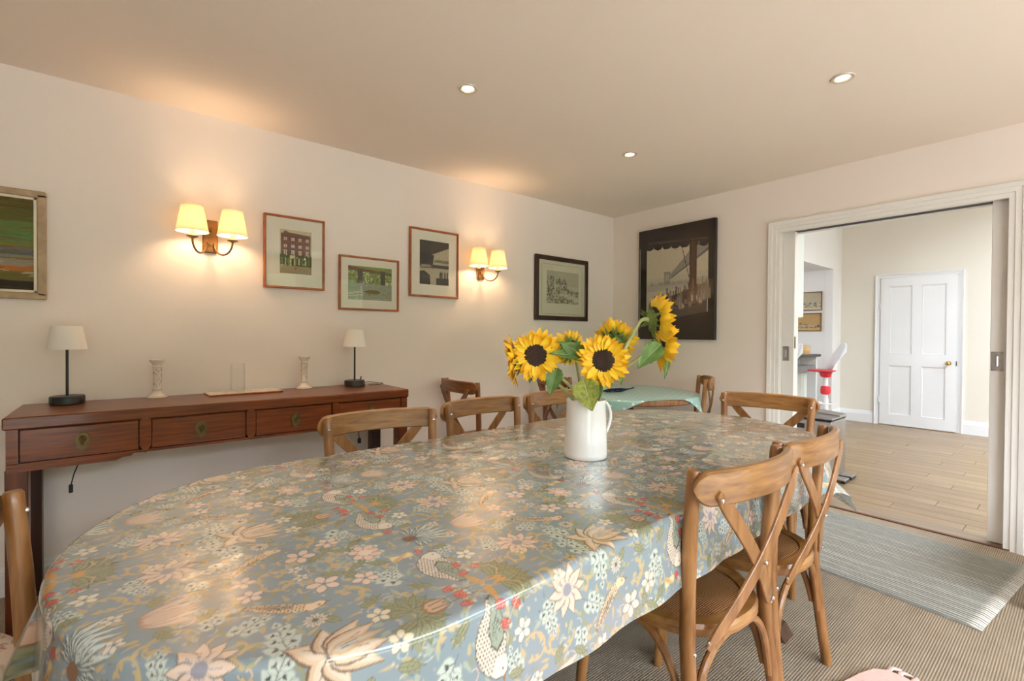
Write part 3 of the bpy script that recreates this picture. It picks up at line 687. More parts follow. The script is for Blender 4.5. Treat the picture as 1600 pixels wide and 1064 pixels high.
wall_picture('river_boats_picture', 'landscape print of moored boats on a green river in thin orange frame', ('y', YW), 1.076, 1.496, 1.360, 1.718, M_fr_or, .013, .022, R, M_mount, (.048, .040, .058, .050), M_print, True, .0016)
# 4: bridge and river, dark sepia
R = Ras(.25, .325, .0014, '#A59A82')
R.poly([(0, .20), (.12, .23), (.25, .285), (.25, .325), (0, .325)], '#2A241C'); 
for i in range(7): R.line([(0, .235 + i * .013), (.25, .29 + i * .006)], .002, '#5A5040', .8, False)
for i in range(8): R.line([(i * .03, .325), (i * .03 + .05, .21 + i * .008)], .0016, '#4A4234', .8, False)
R.poly([(0, .14), (.11, .14), (.12, .22), (0, .235)], '#1E1913')
R.poly([(.12, .18), (.16, .19), (.20, .185), (.25, .19), (.25, .165), (.12, .168)], '#6B6452')
R.poly([(0, .12), (.25, .125), (.25, .15), (0, .15)], '#3A342A'); R.poly([(0, .125), (.10, .13), (.09, .145), (.02, .146)], '#8C8270')
R.poly([(0, 0), (.09, 0), (.085, .07), (.04, .10), (0, .095)], '#17120D')
for i in range(4): R.line([(.01 + i * .02, .03), (.01 + i * .02, .085)], .0015, '#6E6656', .9, False)
R.line([(0, .06), (.08, .055)], .0015, '#6E6656', .9, False)
R.poly([(.14, 0), (.25, 0), (.25, .055), (.14, .05)], '#1C1712')
for x in (.17, .185, .21, .232): R.poly([(x, .04), (x + .010, .04), (x + .012, .09), (x + .006, .105), (x, .09)], '#120E0A')
wall_picture('bridge_picture', 'portrait dark sepia print of a bridge underside in orange frame', ('y', YW), 1.577, 1.991, 1.476, 1.976, M_fr_or, .015, .022, R, M_mount, (.068, .070, .080, .068), M_print, True, .0018)
# 5: old engraving
R = Ras(.42, .30, .0018, '#B4AE98')
R.poly([(0, .17), (.42, .16), (.42, .30), (0, .30)], '#A8A28E')
for i in range(900):
    x = rr.uniform(0, .42); y = rr.uniform(0, .25); dark = (x < .09 and y < .27) or (.12 < x < .26 and y < .23) or y < .12 or (x > .24 and y < .15 - .2 * (x - .24))
    if dark: R.ell(x, y, rr.uniform(.003, .013), rr.uniform(.002, .006), rr.uniform(0, 3), rr.choice(['#2E2B24', '#45413A', '#5E594C', '#3A362E', '#8F8A78', '#6E695A']), .75)
R.poly([(.16, .08), (.42, .02), (.42, .06), (.20, .11)], '#C9C3AC', .6)
for i in range(60): x = rr.uniform(.14, .40); y = rr.uniform(.01, .11); R.line([(x, y), (x + .03, y - .006)], .002, rr.choice(['#D8D2BC', '#2E2B24']), .7, False)
M_mount5 = M_mount2
p5 = wall_picture('engraving_picture', 'black framed old engraving of trees by a stream, near the corner', ('y', YW), 2.786, 3.465, 1.338, 1.917, M_fr_dk, .040, .030, R, M_mount5, (.10, .085, .115, .090), M_print, True, .0025)
q = MB()
for A, B in (((-.262, .058), (.262, .061)), ((-.262, .505), (.262, .508)), ((-.262, .058), (-.259, .508)), ((.259, .058), (.262, .508))): q.box((A[0], -.0172, A[1]), (B[0], -.0165, B[1]))
q.build('mount_line', M_fr_pale, p5, 0)
# 6: large glossy canvas on the far wall
cw, ch = .765, 1.03
R = Ras(cw, ch, .003, '#16100E')
R.poly([(.09, .02), (.71, .02), (.71, .86), (.09, .86)], '#9C9484')
R.poly([(.09, .55), (.71, .60), (.71, .86), (.09, .86)], '#A39A86')
R.poly([(.09, .44), (.71, .47), (.71, .55), (.09, .50)], '#8E8980')
for i in range(40): x = rr.uniform(.10, .70); R.poly([(x, .49), (x + .03, .49), (x + .03, .515 + rr.random() * .02), (x, .51 + rr.random() * .02)], '#7F7A70', .5)
# suspension bridge deck
R.poly([(.30, .545), (.345, .545), (.72, .80), (.72, .88), (.55, .80)], '#77726A'); R.poly([(.36, .555), (.72, .775), (.72, .80), (.35, .56)], '#57524C')
R.poly([(.285, .50), (.34, .50), (.345, .615), (.28, .615)], '#77726A'); R.poly([(.298, .53), (.308, .53), (.308, .595), (.298, .595)], '#99927F'); R.poly([(.320, .53), (.330, .53), (.330, .595), (.320, .595)], '#99927F')
for i in range(9): R.line([(.32 + i * .045, .61 + i * .03), (.32 + i * .045, .56 + i * .028)], .002, '#8A857A', .6, False)
# awning
R.poly([(0, .865), (cw, .845), (cw, ch), (0, ch)], '#18110E'); R.poly([(.10, .895), (.72, .862), (.72, .878), (.10, .912)], '#4A3C34', .7)
for i in range(7): R.ell(.125 + i * .09, .86 - i * .004, .045, .028, 0, '#18110E')
R.poly([(.015, 0), (.09, 0), (.09, .88), (.015, .88)], '#100B0A'); R.line([(.014, .1), (.014, .86)], .012, '#6D665C', 1, False)
R.poly([(.53, .30), (.60, .30), (.60, .87), (.53, .87)], '#2A1710'); R.poly([(.545, .30), (.585, .30), (.585, .86), (.545, .86)], '#3A2116')
R.line([(.455, .84), (.53, .55)], .006, '#241A16', 1, False); R.poly([(.705, 0), (cw, 0), (cw, ch), (.705, ch)], '#130D0C')
R.poly([(.12, .18), (.70, .22), (.70, .50), (.45, .42), (.12, .33)], '#2C2521', .95)
# bottles
for i in range(34):
    x = .16 + i * .0165 + rr.uniform(-.004, .004); b0 = .215 + .13 * (i / 34) + rr.uniform(-.03, .03); bw = rr.uniform(.013, .024); hh = rr.uniform(.12, .17); c = rr.choice(['#2B201C', '#45362F', '#5A4C44', '#3A1E14', '#6B5F56'])
    R.poly([(x - bw, b0), (x + bw, b0), (x + bw, b0 + hh * .6), (x + .006, b0 + hh * .8), (x + .006, b0 + hh * 1.25), (x - .006, b0 + hh * 1.25), (x - .006, b0 + hh * .8), (x - bw, b0 + hh * .6)], c, .92)
    if i % 2: R.poly([(x - bw * .8, b0 + hh * .12), (x + bw * .8, b0 + hh * .12), (x + bw * .8, b0 + hh * .42), (x - bw * .8, b0 + hh * .42)], rr.choice(['#8E8276', '#6F645A', '#A2988A']), .8)
    R.line([(x - bw * .5, b0 + .01), (x - bw * .5, b0 + hh * .55)], .002, '#A89C8E', .5, False)
R.poly([(.09, 0), (.71, 0), (.71, .24), (.40, .20), (.09, .17)], '#1A1210')
cv = thing('canvas_print', 'large frameless dark canvas of bottles and a suspension bridge on the far wall', 'picture', (XW - .002, 2.392, 1.172), -PI / 2)
ck = MB().box((-cw / 2, -.038, 0), (cw / 2, -.001, ch), .003).build('canvas_body', mat('canvas_edge', (.015, .011, .010), .4, noise=.05), cv, 20)
pp = print_panel('print', R, cv, M_canvas, (-cw / 2 + .002, -.0386, .002), (1, 0, 0), (0, 0, 1), cw - .004, ch - .004, .004, 1.35)

# ================================================================== WALL LIGHTS
def sconce(x, label):
    t = thing('wall_light', label, 'wall light', (x, YW, 1.70), 0)
    MB().box((-.036, -.016, -.055), (.036, -.001, .125), .005).build('back_plate', M_bronze, t, 25)
    MB().ball((0, -.020, .07), .010).build('plate_screw', M_bronze, t); MB().tube([(0, -.01, -.0), (0, -.03, 0)], .014, 12).build('plate_boss', M_bronze, t)
    for sx_ in (-1, 1):
        cx, cy = sx_ * .092, -.118
        pts = []
        for i in range(15):
            a = PI + (i / 14) * PI * 1.0
            # U shape from the plate out to the cup
            q = i / 14; w_ = (1 - math.cos(q * PI)) / 2
            pts.append((sx_ * (.018 + (.092 - .018) * w_), -.018 + (cy + .018) * w_, -.002 - .066 * math.sin(q * PI) + .0 * q))
        a_ = MB().tube([(0, -.012, -.0)] + pts + [(cx, cy, .006)], .0052, 8).build('arm', M_bronze, t)
        MB().lathe([(.001, -.004), (.012, 0), (.026, .006), (.027, .009), (.001, .007)], (cx, cy, .0), 18).build('drip_cup', M_bronze, a_)
        MB().lathe([(.001, .008), (.0125, .008), (.0125, .062), (.001, .062)], (cx, cy, 0), 14).build('candle_tube', mat('candle_cream', (.85, .70, .45), .5, noise=.02), a_)
        sh_ = MB().lathe([(.074, .034), (.050, .168), (.0492, .168), (.0732, .034)], (cx, cy, 0), 40, cap=False).build('lamp_shade', M_sconce_shade, t)
        MB().lathe([(.0745, .032), (.0745, .037), (.0728, .037), (.0728, .032), (.0745, .032)], (cx, cy, 0), 40, cap=False).build('shade_binding', M_sconce_shade, sh_)
        MB().lathe([(.0505, .165), (.0505, .170), (.0490, .170), (.0490, .165), (.0505, .165)], (cx, cy, 0), 40, cap=False).build('shade_binding', M_sconce_shade, sh_)
        MB().ball((cx, cy, .092), .017, 12, 8, (.8, .8, 1.6)).build('bulb', M_bulb, t)
        L = bpy.data.lights.new('bulb_light', 'POINT'); L.energy = SCONCE_W; L.color = (1.0, .66, .38); L.shadow_soft_size = .03
        lo = bpy.data.objects.new('bulb_light', L); C.objects.link(lo); lo.location = (x + cx, YW + cy, 1.70 + .082)
    return t
SCONCE_W = 4.2
sconce(.367, 'brass double wall light left of the town house picture, nearest the camera')
sconce(2.205, 'brass double wall light between the bridge picture and the old engraving')

# ================================================================== DOWNLIGHTS
def downlight(x, y, label):
    t = thing('recessed_spotlight', label, 'ceiling light', (x, y, ZC), 0, 'recessed ceiling spotlights')
    MB().lathe([(.030, -.001), (.034, -.006), (.046, -.006), (.049, -.001), (.047, .0), (.030, .0)], (0, 0, 0), 32, cap=False).build('trim_ring', mat('satin_ring', (.62, .55, .46), .4, .3, noise=.03), t)
    MB().lathe([(.001, -.0012), (.027, -.0012), (.027, -.0004), (.001, -.0004)], (0, 0, 0), 24).build('lamp_face', M_down, t)
    L = bpy.data.lights.new('spot_light', 'SPOT'); L.energy = 22; L.color = (1, .84, .62); L.spot_size = math.radians(95); L.spot_blend = .7; L.shadow_soft_size = .012
    lo = bpy.data.objects.new('spot_light', L); C.objects.link(lo); lo.location = (x, y, ZC - .012)
downlight(1.300, 1.946, 'round recessed ceiling spotlight closest to the picture wall lights')
downlight(2.594, 1.955, 'recessed ceiling spotlight nearest the far corner of the room')
downlight(2.578, .747, 'recessed ceiling spotlight in front of the hall opening')

# ================================================================== SIDEBOARD (console table)
SX0, SX1, SY0, SY1, SZ = -.365, 1.336, 2.622, 3.085, .8685
sb = thing('console_table', 'long reddish wooden console table with four drawers under the pictures', 'table', (0, 0, 0))
MB().box((SX0, SY0, SZ - .048), (SX1, SY1, SZ), .005).build('table_top', M_sbw, sb, 20)
fy = SY0 + .004
AZ0, AZ1 = .655, SZ - .048
ap = MB()
# apron frame: bottom rail, end stiles, back and side panels
dxs = [(-.318, .046), (.092, .459), (.505, .876), (.918, 1.286)]
ap.prism([(SX0 + .01, AZ0), (-.03, AZ0), (-.01, AZ0 + .010), (.02, AZ0 + .013), (.03, AZ0 + .022), (.94, AZ0 + .022), (.95, AZ0 + .013), (.98, AZ0 + .010), (1.0, AZ0), (SX1 - .01, AZ0), (SX1 - .01, AZ0 + .033), (SX0 + .01, AZ0 + .033)], 'y', fy, fy + .03)
ap.box((SX0 + .01, fy, AZ0 + .03), (dxs[0][0] - .003, fy + .03, AZ1)).box((dxs[3][1] + .003, fy, AZ0 + .03), (SX1 - .01, fy + .03, AZ1))
ap.box((SX0 + .006, fy + .03, AZ0 + .02), (SX0 + .026, SY1 - .01, AZ1)).box((SX1 - .026, fy + .03, AZ0 + .02), (SX1 - .006, SY1 - .01, AZ1)).box((SX0 + .02, SY1 - .03, AZ0 + .02), (SX1 - .02, SY1 - .012, AZ1))
ap.box((SX0 + .02, fy + .03, AZ0 + .02), (SX1 - .02, SY1 - .03, AZ0 + .03))
ap.build('apron', M_sbw, sb, 15)
for (a, b), (c, d) in zip(dxs[:-1], dxs[1:]):
    x0, x1 = b + .003, c - .003; xm = (x0 + x1) / 2; w_ = (x1 - x0) / 2
    q = MB().prism([(x0, AZ0 + .05), (xm, AZ0 + .018), (x1, AZ0 + .05), (x1, AZ1 - .004), (xm, AZ1 + .012), (x0, AZ1 - .004)], 'y', fy - .006, fy + .02)
    q.build('divider', M_sbw, sb, 0)
for i, (a, b) in enumerate(dxs):
    dz0, dz1 = AZ0 + .035, AZ1 - .004
    MB().box((a - .003, fy + .012, dz0 - .003), (b + .003, fy + .016, dz1 + .003)).build('drawer_gap_shade', M_black, sb, 0)  # black sheet behind each drawer, paints the shade of the gap around it
    dw = MB().box((a, fy + .002, dz0), (b, fy + .35, dz1), .002).build('drawer', M_sbw, sb, 15)
    xm = (a + b) / 2; zm = (dz0 + dz1) / 2 + .002
    sp = [(0, -.044), (.013, -.034), (.021, -.015), (.024, .007), (.019, .022), (.009, .030), (0, .033), (-.009, .030), (-.019, .022), (-.024, .007), (-.021, -.015), (-.013, -.034)]
    pl = MB().prism([(xm + p, zm + q) for p, q in sp], 'y', fy - .006, fy + .003).ball((xm, fy - .005, zm + .006), .012, 12, 8, (1.1, .6, 1.3)).build('drawer_pull', M_brass, dw)
    MB().ball((xm, fy - .014, zm + .012), .006, 10, 6).tube([(xm, fy - .013, zm + .01), (xm, fy - .012, zm - .018)], .0035, 8).build('pull_tongue', M_brass, dw)
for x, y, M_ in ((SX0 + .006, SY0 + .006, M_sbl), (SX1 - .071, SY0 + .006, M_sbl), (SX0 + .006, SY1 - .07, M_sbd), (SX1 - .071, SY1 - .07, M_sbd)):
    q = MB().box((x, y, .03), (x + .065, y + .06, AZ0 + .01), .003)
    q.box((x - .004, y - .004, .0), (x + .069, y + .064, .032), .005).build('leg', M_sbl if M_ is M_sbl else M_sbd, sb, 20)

# things on the console table
def table_lamp(loc, label):
    t = thing('table_lamp', label, 'lamp', loc, 0, 'small black table lamps with white shades')
    MB().lathe([(.001, 0), (.060, 0), (.0625, .003), (.0625, .034), (.060, .038), (.001, .038)], n=36).build('base', M_lblack, t)
    MB().tube([(0, 0, .036), (0, 0, .30)], .0055, 12).build('pole', M_lblack, t)
    s_ = MB().lathe([(.072, 0), (.055, .108), (.054, .108), (.071, 0)], (0, 0, .252), 40, cap=False).build('lamp_shade', M_lamp_shade, t)
    MB().tube([(-.054, 0, .352), (.054, 0, .352)], .0015, 6).tube([(0, -.054, .352), (0, .054, .352)], .0015, 6).lathe([(.001, .346), (.053, .350), (.001, .354)], (0, 0, 0), 20).build('shade_top', M_lamp_shade, s_)
    MB().ball((0, 0, .29), .018, 10, 8, (1, 1, 1.3)).build('bulb', M_wplast, t)
    return t
l1 = table_lamp((-.207, 2.995, SZ), 'white shaded black table lamp at the near left end of the console')
l2 = copy_tree(l1); l2.location = (1.135, 2.975, SZ); l2['label'] = 'white shaded black table lamp at the far right end of the console'
cb = MB(); cb.tube([(1.185, 3.0, SZ + .012), (1.25, 3.03, SZ + .018), (1.31, 3.03, SZ + .008), (1.335, 2.99, SZ + .005), (1.29, 2.95, SZ + .004), (1.22, 2.955, SZ + .004)], .0022, 6)
co = cb.build('lamp_cable', M_cable); tag(co, 'thin black cable looping beside the right hand table lamp', 'cable')
MB().box((1.172, 3.005, SZ + .036), (1.178, 3.015, SZ + .062)).build('plug_tab', M_cable, l2 if False else None) if False else None
MB().tube([(.045, .02, .036), (.052, .024, .058)], .004, 8).build('switch', M_lblack, l2)
def candlestick(loc, label):
    t = thing('candlestick', label, 'candlestick', loc, 0, 'flower painted white ceramic candlesticks')
    MB().lathe([(.001, 0), (.044, 0), (.046, .004), (.043, .008), (.026, .018), (.020, .026), (.018, .034), (.021, .038), (.018, .043), (.0175, .048), (.0175, .150), (.021, .155), (.017, .160), (.017, .166), (.026, .180), (.033, .188), (.034, .193), (.028, .194), (.012, .186), (.001, .184)], n=28).build('candlestick_body', M_csk, t)
    rg = MB()
    for z, r_ in ((.0405, .0213), (.155, .0213), (.008, .0435)): rg.lathe([(r_ - .001, -.0012), (r_ + .0004, 0), (r_ - .001, .0012)], (0, 0, z), 28, cap=False)
    rg.build('painted_band', mat('terracotta_band', (.55, .22, .14), .3, noise=.05), t)
    fl = MB(); q = random.Random(5)
    for k in range(34):
        a = q.uniform(0, 2 * PI); z = q.uniform(.056, .146)
        for j in range(3):
            aa = a + q.uniform(-.14, .14); zz = z + q.uniform(-.004, .004); fl.ball((.0174 * math.cos(aa), .0174 * math.sin(aa), zz), .0021, 6, 4, (.6, .6, 1))
    fl.build('painted_flowers', mat('painted_flower_dark', (.06, .05, .10), .4, col2=(.10, .16, .05), nscale=90), t)
    return t
M_csk = mat('glazed_cream_ceramic', (.80, .72, .62), .2, coat=.4, noise=.03, nscale=15)
c1 = candlestick((.128, 3.03, SZ), 'painted ceramic candlestick beside the left table lamp')
c2 = copy_tree(c1); c2.location = (.845, 3.03, SZ); c2['label'] = 'painted ceramic candlestick beside the right table lamp'; c2.rotation_euler = (0, 0, 1.2)
# tray and glass vase
R = Ras(.36, .16, .002, '#D9C6AC')
for i in range(40):
    R.ell(rr.uniform(.02, .34), rr.uniform(.02, .14), rr.uniform(.006, .014), .006, rr.random() * 3, rr.choice(['#B4663E', '#C58A62', '#A39568', '#E6D8C2']), .8)
tr = thing('patterned_tray', 'pale floral patterned tray under the clear glass vase', 'tray', (.515, 2.99, SZ), math.radians(2))
MB().box((-.18, -.085, 0), (.18, .085, .008), .003).build('tray_body', M_fr_or, tr)
print_panel('tray_print', R, tr, mat('tray_print', (1, 1, 1), .25, attr='Col', noise=.02), (-.177, -.082, .0084), (1, 0, 0), (0, 1, 0), .354, .164, .003)
MB().lathe([(.001, 0), (.034, 0), (.035, .003), (.035, .155), (.0335, .155), (.0335, .006), (.001, .005)], (0, 0, 0), 32).build('glass_vase', glass_mat('vase_glass', (.99, .99, .985), 0.0, 1.35))
gv = bpy.data.objects['glass_vase']; gv.location = (.485, 3.0, SZ + .009); tag(gv, 'clear cylindrical glass vase standing on the patterned tray', 'vase')
# cables hanging below the console
q = MB(); q.tube([(-.16, 2.98, .66), (-.165, 2.98, .60), (-.185, 2.99, .54), (-.195, 2.99, .49)], .0028, 6); o = q.build('charging_cable', M_cable); tag(o, 'black cable hanging under the left end of the console', 'cable')
MB().box((-.203, 2.984, .455), (-.188, 2.996, .493), .002).build('plug', M_cable, o)
q = MB(); q.tube([(1.165, 2.97, .67), (1.175, 2.97, .62), (1.16, 2.97, .57), (1.165, 2.97, .53)], .0028, 6); o = q.build('charging_cable', M_cable); tag(o, 'black cable hanging under the right end of the console', 'cable')
MB().box((1.155, 2.962, .50), (1.175, 2.978, .532), .002).build('plug', M_cable, o)

# ================================================================== CHAIRS
def make_chair(m_post, m_rail, label):
    t = thing('cross_back_chair', label, 'chair', (0, 0, 0), 0)
    for s_ in (-1, 1):
        pts = [(s_ * .222, -.045, 0), (s_ * .212, -.028, .15), (s_ * .203, -.008, .32), (s_ * .200, .0, .44), (s_ * .205, -.003, .56), (s_ * .212, -.012, .72), (s_ * .218, -.024, .872)]
        rad = [.0165, .018, .019, .0195, .019, .018, .017]
        pts2 = []; rd2 = []
        for i in range(len(pts) - 1):
            for j in range(3):
                q = j / 3; pts2.append([pts[i][k] * (1 - q) + pts[i + 1][k] * q for k in range(3)]); rd2.append(rad[i] * (1 - q) + rad[i + 1] * q)
        pts2.append(pts[-1]); rd2.append(rad[-1]); pts2.append((s_ * .2182, -.0245, .878)); rd2.append(.013)
        p = MB().tube(pts2, rd2, 14).build('leg', m_post, t); p['label'] = 'rear leg and back post in one bent piece'
        MB().ball((s_ * .216, -.0055, .835), .006, 8, 5).build('screw', M_chrome, p); MB().ball((s_ * .200, -.0195, .415), .006, 8, 5).build('screw', M_chrome, p)
        q_ = [(s_ * .190, .335, .43), (s_ * .197, .352, .25), (s_ * .208, .375, 0)]
        MB().tube(q_, [.0185, .018, .015], 14).build('leg', m_post, t)
    # curved top rail behind the posts
    pts = []; hs = []; ws = []
    qs = [1, .997, .988, .972, .95, .92, .88, .84] + [.84 * (1 - i / 10) for i in range(1, 11)]
    for q in [-a for a in qs] + qs[-2::-1]:
        x = q * .246; y = -.040 - .060 * (1 - q * q) ** .85; pts.append((x, y, .838 + .004 * (1 - q * q)))
        e = max(0, abs(q) - .84) / .16; hs.append(.084 * math.sqrt(max(.012, 1 - e ** 2))); ws.append(.023 * (1 - .45 * e ** 3))
    MB().sweep(pts, (0, 0, 1), ws, hs).build('top_rail', m_rail, t, 40)
    # crossed strips
    for s_ in (-1, 1):
        A = Vector((s_ * .203, -.078, .830)); B = Vector((-s_ * .172, -.030, .428)); pts = []; N = 19
        for i in range(N):
            q = i / (N - 1); p = A.lerp(B, q); p.y += -.024 * math.sin(q * PI) - (.008 if s_ > 0 else 0); p.z += -.0; pts.append((p.x, p.y, p.z))
        e_ = [.4, .85] + [1] * (N - 4) + [.85, .4]
        st_ = MB().sweep(pts, (0, 1, 0), [.042 * k for k in e_], [.0085] * N).build('cross_strip', m_post, t, 40)
        MB().ball((s_ * .200, -.086, .815), .006, 8, 5).build('screw', M_chrome, st_); MB().ball((-s_ * .169, -.040, .444), .006, 8, 5).build('screw', M_chrome, st_)
        if s_ > 0: MB().ball((.009, -.092, .612), .006, 8, 5).build('screw', M_chrome, st_)
    # seat frame with rounded back and woven centre
    def outline(k, grow=0.0):
        o_ = []
        for i in range(k):
            a = 2 * PI * i / k; ca, sa = math.cos(a), math.sin(a)
            e = 2 / 3.2 if sa > 0 else 2 / 2.4
            x = (.212 + grow + .012 * sa) * abs(ca) ** e * (1 if ca >= 0 else -1)
            y = .165 + (.215 + grow) * abs(sa) ** e * (1 if sa >= 0 else -1)
            o_.append((x, y))
        return o_
    k = 48
    prof = [(-.012, .425), (0, .430), (0, .450), (-.006, .460), (-.040, .462), (-.045, .455)]
    vs = []
    for g, z in prof: vs += [(x, y, z) for x, y in outline(k, g)]
    fs = [(i * k + j, i * k + (j + 1) % k, (i + 1) * k + (j + 1) % k, (i + 1) * k + j) for i in range(len(prof) - 1) for j in range(k)]
    fs += [tuple(range(k))[::-1]]
    MB().add(vs, fs).build('seat_frame', m_rail, t, 30)
    # woven seat
    vs = []; fs = []; rings = 7
    for i in range(rings):
        q = 1 - i / rings
        o_ = outline(k, -.044); vs += [(x * q, .165 + (y - .165) * q, .458 + .012 * (1 - q ** 2)) for x, y in o_]
    vs.append((0, .165, .470))
    fs = [(i * k + j, i * k + (j + 1) % k, (i + 1) * k + (j + 1) % k, (i + 1) * k + j) for i in range(rings - 1) for j in range(k)] + [((rings - 1) * k + j, (rings - 1) * k + (j + 1) % k, rings * k) for j in range(k)]
    w_ = MB().add(vs, fs).build('seat', M_rattan, t, 60); w_['label'] = 'woven rattan seat'
    # bentwood braces under the seat
    def brace(p0, p1, p2, p3, name='brace'):
        P = []
        for i in range(13):
            q = i / 12; P.append([(1 - q) ** 3 * p0[j] + 3 * (1 - q) ** 2 * q * p1[j] + 3 * (1 - q) * q * q * p2[j] + q ** 3 * p3[j] for j in range(3)])
        MB().tube(P, .011, 10).build(name, m_post, t)
    brace((-.196, -.020, .20), (-.185, -.01, .36), (-.12, -.02, .42), (0.0, -.02, .424)); brace((.196, -.020, .20), (.185, -.01, .36), (.12, -.02, .42), (0.0, -.02, .424))
    for s_ in (-1, 1):
        brace((s_ * .205, .0, .22), (s_ * .200, .03, .38), (s_ * .195, .10, .42), (s_ * .192, .165, .424)); brace((s_ * .203, .348, .24), (s_ * .200, .30, .38), (s_ * .195, .24, .42), (s_ * .192, .175, .424))
        brace((s_ * .190, .355, .26), (s_ * .165, .35, .38), (s_ * .10, .345, .41), (s_ * .03, .34, .424))
    return t
def rattan():
    M = mat('woven_rattan', '#8A5226', .55, col2='#B9824E', nscale=60, stretch=(1, 1, 1))
    t = M.node_tree; b = t.nodes['Principled BSDF']; tcn = [n for n in t.nodes if n.type == 'TEX_COORD'][0]
    ws = []
    for d in ('X', 'Y'):
        w1 = t.nodes.new('ShaderNodeTexWave'); w1.bands_direction = d; w1.inputs['Scale'].default_value = 1 / .007 / 20 * 6.2832 if d == 'X' else 1 / .0055 / 20 * 6.2832; w1.inputs['Distortion'].default_value = .6
        t.links.new(tcn.outputs['Object'], w1.inputs['Vector']); ws.append(w1)
    mu = t.nodes.new('ShaderNodeMath'); mu.operation = 'MULTIPLY'; t.links.new(ws[0].outputs['Fac'], mu.inputs[0]); t.links.new(ws[1].outputs['Fac'], mu.inputs[1])
    rp = t.nodes.new('ShaderNodeValToRGB'); rp.color_ramp.elements[0].color = (*lin('#6E3C18'), 1); rp.color_ramp.elements[1].color = (*lin('#DDA56A'), 1); rp.color_ramp.elements[1].position = .8
    t.links.new(mu.outputs[0], rp.inputs[0]); t.links.new(rp.outputs[0], b.inputs['Base Color'])
    bp = t.nodes.new('ShaderNodeBump'); bp.inputs['Strength'].default_value = .8; bp.inputs['Distance'].default_value = .003; t.links.new(mu.outputs[0], bp.inputs['Height']); t.links.new(bp.outputs[0], b.inputs['Normal'])
    return M
M_rattan = rattan()
ch0 = make_chair(M_oak, M_oakr, 'oak cross back chair nearest the camera on the right side of the table')
chd = make_chair(M_oak2, M_oakr2, 'dark wood chair')
G1, G2 = 'oak cross back chairs around the long table', 'dark cross back chairs around the round table'
D2R = math.radians
def place(src, first, x, y, deg, label, grp):
    o = src if first else copy_tree(src)
    o.location = (x, y, 0); o.rotation_euler = (0, 0, D2R(deg)); o['label'] = label; o['group'] = grp
    return o
place(ch0, True, 1.285, .622, -2, 'nearest oak cross back chair on the right side of the long table, seen from behind', G1)
place(ch0, False, 1.775, .640, 2, 'second oak cross back chair on the right side, behind the nearest one', G1)
place(ch0, False, 0.815, 1.805, 175, 'oak cross back chair at the left side, standing in front of the console', G1)
place(ch0, False, 1.375, 1.865, 184, 'oak chair on the left side of the long table, between two others', G1)
place(ch0, False, 1.895, 1.875, 181, 'oak chair on the left side half hidden by the white jug', G1)
place(ch0, False, 2.70, 1.125, 100, 'oak cross back chair at the far end of the long table near the opening', G1)
place(ch0, False, -.152, 1.160, -90, 'oak chair at the near end of the table, cut by the left photo edge', G1)
place(chd, True, 1.88, 2.84, -93, 'dark brown cross back chair between the console and the round table', G2)
place(chd, False, 2.74, 2.76, -104, 'dark chair behind the sunflowers at the round table', G2)
place(ch0, False, 3.53, 1.97, 35.5, 'oak cross back chair on the right of the round table, seen from the side', G2)

# ================================================================== TABLES
TZ = .757
TC = Vector((1.264, 1.216)); TA = math.radians(2.1)
HL, EA, EB = 1.366, .51, .552     # half length, end depth, half width
def stadium(k, g=0.0):
    o_ = []
    for i in range(k):
        a = -PI / 2 + PI * i / (k - 1); o_.append((HL - EA + (EA + g) * math.cos(a), (EB + g) * math.sin(a)))
    for i in range(k):
        a = PI / 2 + PI * i / (k - 1); o_.append((-(HL - EA) + (EA + g) * math.cos(a), (EB + g) * math.sin(a)))
    return o_
dt = thing('dining_table', 'long oval dark wooden dining table under the floral oilcloth', 'table', (TC.x, TC.y, 0), TA)
MB().prism(stadium(24, -.006), 'z', TZ - .034, TZ - .004).build('table_top', M_dark, dt, 30)
ap_ = MB()
for s_ in (-1, 1): ap_.box((-1.0, s_ * .42 - .011, TZ - .11), (1.0, s_ * .42 + .011, TZ - .035), .003)
for s_ in (-1, 1): ap_.box((s_ * 1.0 - .011, -.42, TZ - .11), (s_ * 1.0 + .011, .42, TZ - .035), .003)
ap_.build('apron', M_dark, dt, 20)
for s_ in (-1, 1):
    pd = MB().box((s_ * .76 - .05, -.16, .09), (s_ * .76 + .05, .16, TZ - .036), .008).build('pedestal', M_dark, dt, 20)
    MB().prism([(-.50, 0), (-.47, .04), (-.38, .065), (-.15, .10), (.15, .10), (.38, .065), (.47, .04), (.50, 0), (.42, 0), (.38, .02), (-.38, .02), (-.42, 0)], 'x', s_ * .76 - .045, s_ * .76 + .045).build('foot', M_dark, pd, 20)
MB().box((-.72, -.02, .25), (.72, .02, .33), .006).build('stretcher', M_dark, dt, 20)

